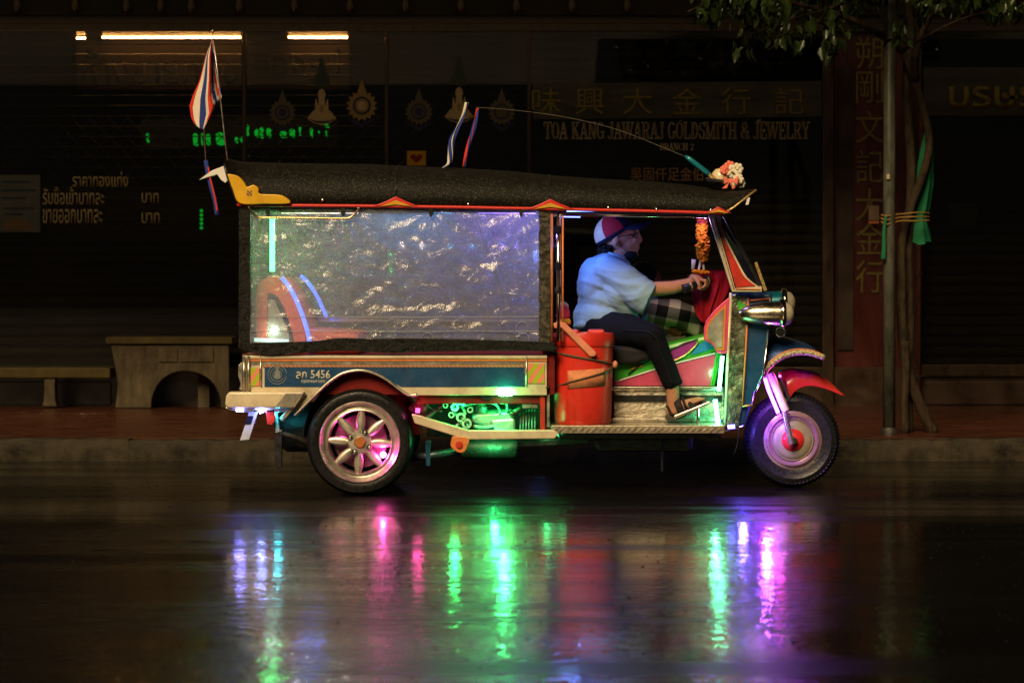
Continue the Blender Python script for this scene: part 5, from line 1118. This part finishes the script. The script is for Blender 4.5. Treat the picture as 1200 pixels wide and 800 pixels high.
# each row of the cloth: hoist edge -> fold -> fly edge
rows = [((249, 47), (248, 48), (247, 50), (246.5, 52)), ((251, 62), (249, 64), (244, 66), (242, 64)), ((254.5, 84), (249, 88), (243, 92), (234, 94)), ((258.5, 102), (249, 108), (241, 116), (226, 112)), ((260, 113), (252, 122), (242, 134), (222, 124)), ((259.5, 116), (249, 130), (240, 143), (224, 138)), ((247, 128), (243, 141), (238, 152), (228, 146))]
cols_f = [(.62, .05, .03), (.72, .66, .55), (.03, .05, .25), (.03, .05, .25), (.72, .66, .55), (.62, .05, .03)]
fm = [M('flag_red', cols_f[0], .8, 0, .1, .1, 40), M('flag_white', cols_f[1], .8, 0, .08, .1, 40), M('flag_blue', cols_f[2], .8, 0, .1, .1, 40)]
def bez(row, u):
    pts = crv([(a, c, 0) for a, c in row], 8); x = u * (len(pts) - 1); i = min(int(x), len(pts) - 2); return pts[i].lerp(pts[i + 1], x - i)
NU, NV = 24, 30; rc_ = [[bez(r_, u / NU) for u in range(NU + 1)] for r_ in rows]
for v in range(NV + 1):
    x = v / NV * (len(rows) - 1); i = min(int(x), len(rows) - 2); f = x - i
    for u in range(NU + 1):
        q = rc_[i][u].lerp(rc_[i + 1][u], f); uu = u / NU
        flag_me.v.append(P(q.x, q.y, .02 + .035 * math.sin(uu * 7.5 + v * .05) * min(1, v / 8) - .02 * uu))
for v in range(NV):
    for u in range(NU):
        a = v * (NU + 1) + u; flag_me.f.append((a, a + 1, a + NU + 2, a + NU + 1))
        w_ = (u + .5) / NU                        # folded cloth shows the stripes twice
        k = abs((w_ * 1.55 + v / NV * .35) % 1.0); flag_me.mi.append([1, 2, 2, 1, 0, 0, 1, 2, 2, 1, 0, 0][int(k * 12)] if w_ < .45 else [0, 0, 1, 2, 2, 1, 1, 0][min(7, int((w_ - .45) / .55 * 8))])
o = flag_me.build('cloth', fm, t, smooth=True); s_ = o.modifiers.new('t', 'SOLIDIFY'); s_.thickness = .002
t = thing('staff_ribbon', P(252, 250, -.01), 'narrow blue and red ribbon hanging below the flag', 'ribbon')
MB().tube([P(239, 152, .0), P(241, 190, .0)], .002, 5).build('string', rope_m, t)
MB().tube(crv([P(a, c, .0) for a, c in ((241, 188), (243, 200), (247, 218), (252, 236), (254, 252))], 4), .011, 8, flat=.25).build('blue_strand', fm[2], t, smooth=True)
MB().tube(crv([P(a + 2, c, -.012) for a, c in ((242, 196), (245, 212), (250, 232), (252.5, 248))], 4), .0045, 6, flat=.3).build('red_strand', fm[0], t, smooth=True)

# ---- whip aerial with teal grip, ribbons
t = thing('whip_aerial', P(833, 209, .15), 'long thin whip aerial with a teal grip bent back over the roof', 'aerial')
MB().tube(crv([P(a, c, .15) for a, c in ((804, 184), (770, 170), (720, 151), (660, 137), (600, 129), (557, 126))], 5), [.0024 - .00005 * i for i in range(26)], 6).build('whip', M('aerial_wire', (.13, .11, .08), .4, .6, .2, .05, 30), t, smooth=True)
MB().tube([P(803, 183, .15), P(808, 186.5, .15), P(828, 202, .15), P(833, 207, .15)], [.007, .014, .014, .01], 12).build('grip', teal_p, t, smooth=True)
MB().tube([P(829, 203, .15), P(838, 211, .15)], .012, 10).build('collar', gold_t, t)
MB().prism([(828, 208), (846, 210.5), (846, 214), (829, 213)], .08, .22).build('base_plate', black_p, t, bevel=.004)
def ribbon(label, pts, mats, w0):
    t = thing('roof_ribbon', P(pts[-1][0], pts[-1][1], .2), label, 'ribbon', 'ribbons tied to the aerial')
    for j, (mt, off) in enumerate(mats):
        mb = MB(); c = crv([P(a, q, .18) for a, q in pts], 6)
        for i, p in enumerate(c):
            tw = i / len(c) * 4.0 + off; hw = w0 * (.3 + .7 * math.sin(PI * min(1, .15 + i / len(c) * .8)))
            d = Vector((math.cos(tw) * hw, math.sin(tw) * hw, 0)); s_ = Vector((.006 * j, -.006 * j, 0))
            mb.v += [p - d + s_, p + d + s_]
        for i in range(len(c) - 1): mb.f.append((2 * i, 2 * i + 1, 2 * i + 3, 2 * i + 2)); mb.mi.append(0)
        o = mb.build('strand', mt, t, smooth=True); so = o.modifiers.new('t', 'SOLIDIFY'); so.thickness = .0015
ribbon('white and blue ribbon standing up from the roof, left of the pair', [(547, 120), (543, 135), (534, 152), (528, 166), (527.5, 182), (526, 192), (519, 197)], ((fm[1], .2), (fm[2], 1.2)), .016)
ribbon('red and blue ribbon leaning above the roof, right of the pair', [(560, 127), (557, 138), (552, 158), (547, 178), (543, 196)], ((fm[0], .3), (fm[2], 1.5)), .012)

# ---- little flower arrangement on the roof
fl = P(855, 219, .2); t = thing('flower_arrangement', fl, 'small white flowers with a salmon bow on the front of the roof', 'flowers')
MB().prism([(834, 209), (856, 211.5), (856, 217), (836, 215)], .12, .3).build('tray', M('brown_tray', (.05, .02, .012), .4), t, bevel=.004)
MB().lathe([(0, .062), (.025, .056), (.043, .035), (.048, .01), (.044, 0)], P(844, 211, .2), 'z', 24).build('white_bowl', M('cream_porcelain', (.75, .62, .38), .3, 0, .05, .02, 10, coat=.4), t, smooth=True)
def flower(px, py, y, r, mt, nm):
    mb = MB(); c = P(px, py, y)
    for k in range(7):
        a = 2 * PI * k / 7; mb.ell(c + Vector((r * .6 * math.cos(a), -.3 * r * random.random(), r * .6 * math.sin(a))), (r * .5, r * .22, r * .42), Matrix.Rotation(-a, 3, 'Y'), 8, 6)
    mb.ell(c + Vector((0, -r * .3, 0)), r * .3, seg=8, rings=6); mb.build(nm, mt, t, smooth=True)
flower(858, 201, .16, .034, petal_w, 'white_flower'); flower(864, 198, .14, .03, petal_w, 'white_flower'); flower(865, 210, .13, .028, petal_w, 'white_flower'); flower(868, 215, .15, .024, petal_w, 'white_flower'); flower(855, 195, .17, .028, petal_p, 'salmon_flower'); flower(849, 199, .15, .024, petal_p, 'salmon_flower'); flower(861, 214, .17, .026, petal_w, 'white_flower')
for poly in ([(856, 212), (847, 206), (849, 216)], [(857, 212), (866, 206), (864, 217)], [(855, 213), (846, 221), (852, 221)], [(857, 213), (858, 222), (862, 220)], [(853.5, 209), (858.5, 209), (858.5, 214.5), (853.5, 214.5)]):
    MB().prism(poly, .085, .1).build('bow', petal_p, t, bevel=.003)

# ================================================================== people
def hand_on_bar(mb, centre, fwd, up, side, s=1.0):
    """palm plus five fingers curling round a bar"""
    c = Vector(centre)
    mb.ell(c, (.04 * s, .04 * s, .022 * s), Matrix((fwd, side, up)).transposed(), 14, 8)
    for k in range(4):
        o = side * (.030 - .02 * k) * s; L = (1.0, 1.08, 1.0, .82)[k] * s
        pts = [c + o + fwd * .028 * s, c + o + fwd * .055 * L + up * .010, c + o + fwd * .068 * L - up * .016, c + o + fwd * .052 * L - up * .04, c + o + fwd * .028 * L - up * .046]
        mb.tube(pts, [.0095 * s, .0092 * s, .0088 * s, .0082 * s, .007 * s], 8)
        for p in pts: mb.ell(p, .0085 * s, seg=8, rings=6)
    pts = [c - side * .035 * s - fwd * .01, c - side * .05 * s + fwd * .018 - up * .02, c - side * .042 * s + fwd * .035 - up * .045]
    mb.tube(pts, [.012 * s, .0105 * s, .009 * s], 8)
    for p in pts: mb.ell(p, .0095 * s, seg=8, rings=6)

# ---- driver
DY = .6
drv = thing('person', P(705, 400, DY), 'driver in pale short-sleeved shirt, dark trousers and tricolour cap, holding the handlebar', 'person')
sk = MB()
sk.limb([(724, 300, DY, .055), (716, 318, DY, .06)])
sk.ell(P(712, 330, DY), (.1, .15, .13)); sk.ell(P(706, 372, DY), (.1, .11, .07))
for sgn, (e1, e2, e3) in ((-1, ((712, 316, .44, .05), (754, 340, .37, .044), (788, 337, .385, .036))), (1, ((712, 316, .77, .05), (754, 338, .84, .044), (786, 335, .83, .036)))):
    w_ = (809, 331.5, .40, .027) if sgn < 0 else (806, 331, .83, .027)
    sk.limb([e1, e2, e3, w_]); sk.limb([(712, 320, DY, .08), e1])
    hand_on_bar(sk, P(w_[0] + 7, w_[1] - 3, w_[2]) + Vector((0, 0, .01)), Vector((.93, 0, -.37)).normalized(), Vector((.37, 0, .93)).normalized(), Vector((0, -sgn, 0)))
for yh, yy, kn, an, toe, heel in ((.48, .245, (768, 392), (788, 456), (822, 469), (786, 481)), (.72, .96, (775, 388), (802, 456), (838, 466), (804, 480))):
    sk.limb([(706, 384, yh, .06), (kn[0] - 2, kn[1], yy, .055), (kn[0] + 6, kn[1] + 20, yy, .05), (an[0], an[1], yy, .036), (heel[0] + 3, heel[1] - 8, yy, .034), (heel[0] + 2, heel[1], yy, .03)])
    sk.limb([(heel[0] + 1, heel[1] + 1, yy, .032), (heel[0] + 14, heel[1] - 5, yy, .033), (toe[0] - 10, toe[1] + 3, yy, .028), (toe[0] - 3, toe[1], yy, .02)])
    for k in range(5): sk.limb([(toe[0] - 9, toe[1] + 2, yy - .03 + .015 * k, .011), (toe[0] + 3 - k * .9, toe[1] - 2 + k * .3, yy - .032 + .016 * k, .0085)], 8)
# head
sk.ell(P(724, 275, DY), (.094, .076, .1)); sk.ell(P(733, 286, DY), (.068, .06, .075)); sk.ell(P(737, 295, DY), (.045, .045, .038)); sk.ell(P(746.5, 270, DY), (.012, .05, .012)); 
for dy in (-.03, .03): sk.ell(P(743.5, 282, DY + dy), (.02, .022, .02))
sk.tube([P(747.5, 273, DY), P(750.5, 281, DY), P(748, 284.5, DY)], [.009, .0135, .012], 10); sk.ell(P(750.3, 281.5, DY), .0125)
for dy in (-.01, .01): sk.ell(P(749, 282.8, DY + dy), .009)
sk.ell(P(747.8, 289, DY), (.01, .022, .007)); sk.ell(P(747.2, 292, DY), (.010, .02, .007)); sk.ell(P(744, 299, DY), (.02, .026, .018))
for dy in (-.078, .078): sk.ell(P(721.5, 283, DY + dy), (.017, .009, .029), Matrix.Rotation(R(12), 3, 'Y'))
body = remesh(sk.build('body', skin_m, drv), .0065, 3)
sh = MB()
sh.ell(P(706, 372, DY), (.157, .21, .125)); sh.ell(P(712, 350, DY), (.16, .195, .13)); sh.ell(P(710, 328, DY), (.135, .2, .14)); sh.ell(P(714, 313, DY), (.098, .15, .08)); sh.ell(P(721, 304, DY), (.065, .08, .035)); sh.ell(P(694, 335, DY), (.08, .17, .15))
sh.limb([(712, 316, .46, .078), (733, 330, .41, .086), (752, 346, .375, .09), (768, 356, .37, .088)]); sh.limb([(712, 316, .74, .078), (733, 328, .79, .08), (758, 343, .83, .07)])
sh.limb([(715, 318, .48, .08), (728, 345, .44, .085), (735, 366, .46, .06)]); sh.ell(P(685, 380, DY), (.06, .17, .05)); sh.ell(P(735, 376, DY), (.07, .17, .05))
so = sh.build('shirt', shirt_m, drv); remesh(so, .008, 4)
# open the near sleeve at its hem
_bm = bmesh.new(); _bm.from_mesh(so.data); _o0 = origin(drv); _pc = P(761, 351, .37) - _o0; _nn = Vector((.9, -.12, -.42)).normalized()
_reg = [f for f in _bm.faces if f.calc_center_median().y + _o0.y < .5 and f.calc_center_median().x > P(744, 0, .4).x - _o0.x and f.calc_center_median().z > P(0, 376, .4).z - _o0.z]
_geo = list({v for f in _reg for v in f.verts}) + list({e for f in _reg for e in f.edges}) + _reg
bmesh.ops.bisect_plane(_bm, geom=_geo, plane_co=_pc, plane_no=_nn, clear_outer=True); _bm.to_mesh(so.data); _bm.free()
so.data.polygons.foreach_set('use_smooth', [True] * len(so.data.polygons))
_s = so.modifiers.new('t', 'SOLIDIFY'); _s.thickness = .004
# soft folds in the shirt
for v in so.data.vertices:
    p = v.co; q = Vector((p.x * 3.2 + p.z * 2.5, p.y * 3, p.z * 15 - p.x * 5 + 1.2 * math.sin(p.x * 9)))
    f = .013 * (.32 - abs(noise.noise(q))) + .005 * (.3 - abs(noise.noise(q * 2.1 + Vector((3, 1, 7)))))
    v.co = p + v.normal * f
MB().tube(crv([P(a, c, d) for a, c, d in ((708, 298, DY), (716, 299.5, DY - .075), (730, 306, DY - .07), (735, 310, DY - .03), (736, 311, DY), (735, 310, DY + .03), (730, 306, DY + .07), (716, 299.5, DY + .075), (708, 298, DY))], 4), .012, 8, flat=1.5).build('collar', shirt_m, drv, smooth=True)
MB().prism([(752, 372), (760, 366), (757, 381), (751, 382)], .5, .52).build('shirt_hem', shirt_m, drv, bevel=.006)
tr = MB()
tr.ell(P(706, 384, DY), (.13, .19, .09))
for yh, yy, kn, an in ((.48, .245, (767, 393), (789, 449)), (.72, .96, (774, 389), (803, 449))):
    tr.limb([(703, 385, yh, .1), (738, 388, yh * .5 + yy * .5, .092), (kn[0] - 2, kn[1] + 1, yy, .066), (kn[0] + 4, kn[1] + 16, yy, .062), (kn[0] + 14, kn[1] + 40, yy, .053)]); tr.tube([P(kn[0] + 14, kn[1] + 38, yy), P(an[0] + 1, an[1] + 4, yy)], [.054, .052], 18)
to = tr.build('trousers', trouser_m, drv); remesh(to, .011, 4)
for v in to.data.vertices:
    p = v.co; v.co = p + v.normal * (.006 * noise.noise(Vector((p.x * 18 + p.z * 10, p.y * 10, p.z * 12))))
MB().tube(crv([P(a, c, d) for a, c, d in ((730, 386, .26), (764, 391, .17), (775, 415, .172), (787, 448, .18))], 4), .0025, 6).build('trouser_seam', M('dark_seam_thread', (.014, .014, .018), .8), drv)
# cap
Rt = Matrix.Rotation(R(-30), 3, 'Y'); cc = P(720.5, 274.5, DY)
cap = MB(); nr, ns = 10, 36
for i in range(nr + 1):
    th = PI / 2 * i / nr * 1.06
    for k in range(ns):
        a = 2 * PI * k / ns; p = Vector((.112 * math.sin(th) * math.cos(a), .088 * math.sin(th) * math.sin(a), .108 * math.cos(th))); cap.v.append(cc + Rt @ p)
for i in range(nr):
    for k in range(ns):
        a = 360 * (k + .5) / ns; a = a - 360 if a > 180 else a
        cap.f.append((i * ns + k, (i + 1) * ns + k, (i + 1) * ns + (k + 1) % ns, i * ns + (k + 1) % ns)); cap.mi.append(2 if abs(a) < 62 or i == nr - 1 else 1 if abs(a) < 122 else 0)
cp = cap.build('cap', [capwhite_m, capred_m, navy_m], drv, smooth=True); s_ = cp.modifiers.new('t', 'SOLIDIFY'); s_.thickness = .003
br = MB(); a0 = cc + Rt @ Vector((.105, 0, 0))
nb = 14
for i in range(nb + 1):
    q = -1 + 2 * i / nb; inn = Vector((.112 * math.cos(q * 1.1), .088 * math.sin(q * 1.1), .0)); ou = Vector((.12 + .085 * math.cos(q * 1.25), .078 * math.sin(q * 1.3), -.012 * q * q * 2 - .004))
    w0 = cc + Rt @ inn; w1 = cc + Rt @ inn + Matrix.Rotation(R(-8), 3, 'Y') @ Vector((ou.x - inn.x, ou.y - inn.y, -.012 * q * q)); br.v += [w0, w1]
for i in range(nb): br.f.append((2 * i, 2 * i + 2, 2 * i + 3, 2 * i + 1)); br.mi.append(0)
o = br.build('brim', navy_m, cp, smooth=True); s_ = o.modifiers.new('t', 'SOLIDIFY'); s_.thickness = .006
MB().ell(cc + Rt @ Vector((0, 0, .11)), (.008, .008, .005)).build('button', navy_m, cp, smooth=True)
# hair under the cap, mask below the chin, glasses
hm = MB()
for k in range(110):
    u = random.random(); a = random.uniform(-1, 1); px = 702 + 15 * u; py = 286 + 9 * random.random() + 3 * (1 - u); hm.ell(P(px, py, DY + a * (.03 + .045 * u)), random.uniform(.009, .017), seg=7, rings=5)
hm.build('hair', hair_m, drv, smooth=True)
mk = MB(); mk.ell(P(738, 298.5, DY), (.046, .056, .034), Matrix.Rotation(R(20), 3, 'Y')); mk.ell(P(733, 301, DY), (.04, .05, .022), Matrix.Rotation(R(25), 3, 'Y'))
mo = mk.build('face_mask', M('black_mask_cloth', (.012, .011, .014), .8, 0, .2, .2, 60), drv, smooth=True)
MB().tube([P(722, 279, DY - .083), P(729, 289, DY - .072), P(735, 297, DY - .05)], .0018, 6).build('mask_strap', bpy.data.materials['black_mask_cloth'], drv)
gm = M('dark_spectacle_frame', (.02, .015, .015), .25, 0, .1, .02, 20, coat=.4)
g = MB()
for dy in (-.032, .032):
    c = P(745.8, 276, DY + dy); pts = [c + Vector((.004 * math.sin(a), .024 * math.cos(a), .018 * math.sin(a))) for a in [2 * PI * k / 16 for k in range(17)]]
    g.tube(pts, .0038, 6); g.tube([c + Vector((0, math.copysign(.024, dy), .006)), P(738, 275, DY + math.copysign(.062, dy)), P(722, 278, DY + math.copysign(.08, dy))], .0026, 6)
g.build('spectacles', gm, drv, smooth=True)
em = MB()
for dy in (-.03, .03): em.ell(P(743.3, 277, DY + dy), .0105, seg=12, rings=8)
em.build('eyes', M('eye_white_dark', (.12, .1, .09), .2), drv, smooth=True)
# sandals
sand_m = M('dark_sandal_rubber', (.025, .022, .022), .6, 0, .3, .2, 40); sole_m = M('grey_sandal_sole', (.07, .065, .055), .6)
for yy, (x0, y0), (x1, y1) in ((.245, (781, 489.5), (826, 473)), (.96, (800, 489), (844, 468))):
    sd = MB(); sd.prism(crv2([(x0 - 1, y0 - 3), (x0 + 12, y0 - 6), (x0 + 30, y0 - 12), (x1, y1 - 3), (x1 + 1, y1), (x1 - 6, y1 + 4), (x0 + 14, y0 + 1), (x0, y0 + 2), (x0 - 1, y0 - 3)], 3)[:-1], yy - .045, yy + .045, yp=yy)
    s1 = sd.build('sandal', sole_m, drv, bevel=.008)
    for (a, c, w_) in ((3, -11, .036), (12, -21, .040), (20, -20, .043), (29, -18, .043)):
        cx, cyy = x0 + a, y0 + c; sl = (y1 - y0) / (x1 - x0)
        pts = [P(cx + 5, y0 + sl * (a + 5) - 1, yy - w_ - .003), P(cx + 2, cyy + 6, yy - w_ - .004), P(cx, cyy, yy - w_ * .5), P(cx - 1, cyy - 1, yy), P(cx, cyy, yy + w_ * .5), P(cx + 2, cyy + 6, yy + w_), P(cx + 5, y0 + sl * (a + 5) - 1, yy + w_)]
        MB().tube(crv(pts, 4), .019, 10, flat=.35).build('strap', sand_m, s1, smooth=True)

# ---- seated companion beyond the driver, looking at a phone
QY = .93
pas = thing('person', P(770, 410, QY), 'seated companion in a black and white checked shirt looking down at a phone', 'person')
sk = MB()
sk.ell(P(757, 330, QY), (.085, .075, .1)); sk.ell(P(761, 344, QY), (.062, .056, .062)); sk.ell(P(767, 350, QY), (.035, .04, .03)); sk.tube([P(769, 337, QY), P(774.5, 346, QY)], [.008, .013], 8); sk.ell(P(774, 346, QY), .012); sk.ell(P(770, 352, QY), (.012, .022, .007))
for dy in (-.07, .07): sk.ell(P(754, 340, QY + dy), (.015, .009, .026))
sk.limb([(755, 350, QY, .05), (756, 372, QY, .058)]); sk.ell(P(765, 385, QY), (.11, .15, .12))
for y0, ye, yh in ((.8, .74, .84), (1.08, 1.12, .98)):
    sk.limb([(768, 362, y0, .05), (815, 384, ye, .045), (790, 387, (ye + yh) / 2, .036), (779, 385, yh, .028)]); sk.limb([(760, 372, QY, .07), (768, 362, y0, .05)])
    hand_on_bar(sk, P(775, 384, yh), Vector((-.9, 0, .43)).normalized(), Vector((.43, 0, .9)).normalized(), Vector((0, -1, 0)) if y0 < 1 else Vector((0, 1, 0)), .95)
for yy in (.85, 1.03): sk.limb([(765, 402, yy, .075), (815, 404, yy, .06), (826, 440, yy, .045), (826, 480, yy, .035), (840, 486, yy, .03)])
remesh(sk.build('body', M('tan_skin', (.28, .12, .065), .5, 0, .1, .06, 40), pas), .008, 3)
sh = MB(); sh.ell(P(765, 385, QY), (.14, .19, .13)); sh.ell(P(764, 370, QY), (.12, .19, .08))
for y0, ye in ((.79, .735), (1.08, 1.13)): sh.limb([(768, 366, y0, .075), (790, 366, (y0 + ye) / 2, .075), (808, 372, ye, .068), (814, 380, ye, .06), (818, 384, ye, .055)])
remesh(sh.build('shirt', plaid_m, pas), .011, 4)
MB().tube(crv([P(a, c, d) for a, c, d in ((745, 356, QY), (748, 360, QY - .06), (757, 368, QY - .07), (764, 376, QY - .05), (766, 378, QY))], 4), .015, 8).build('collar', capwhite_m, pas, smooth=True)
tr = MB()
for yy in (.85, 1.03): tr.limb([(765, 404, yy, .1), (795, 403, yy, .085), (817, 405, yy, .072), (826, 440, yy, .055), (826, 472, yy, .05)])
to = tr.build('trousers', M('beige_trouser_cloth', (.42, .36, .26), .85, 0, .12, .2, 30), pas); remesh(to, .011, 4)
hm = MB(); hm.ell(P(753, 326, QY), (.095, .085, .095)); hm.ell(P(748, 335, QY), (.08, .08, .08)); remesh(hm.build('hair', hair_m, pas), .01, 2)
ph = thing('mobile_phone', P(774, 388, .86), 'dark mobile phone in the companion hands', 'phone')
Rp = Matrix.Rotation(R(-42), 3, 'Y'); MB().box(P(775.5, 384.5, .85), (.135, .068, .010), Rp).build('phone_case', black_p, ph, bevel=.003)
MB().box(P(775.5, 384.5, .85) + Rp @ Vector((0, 0, .0058)), (.124, .06, .001), Rp).build('phone_screen', M('dim_screen', (.02, .02, .03), .1), ph)
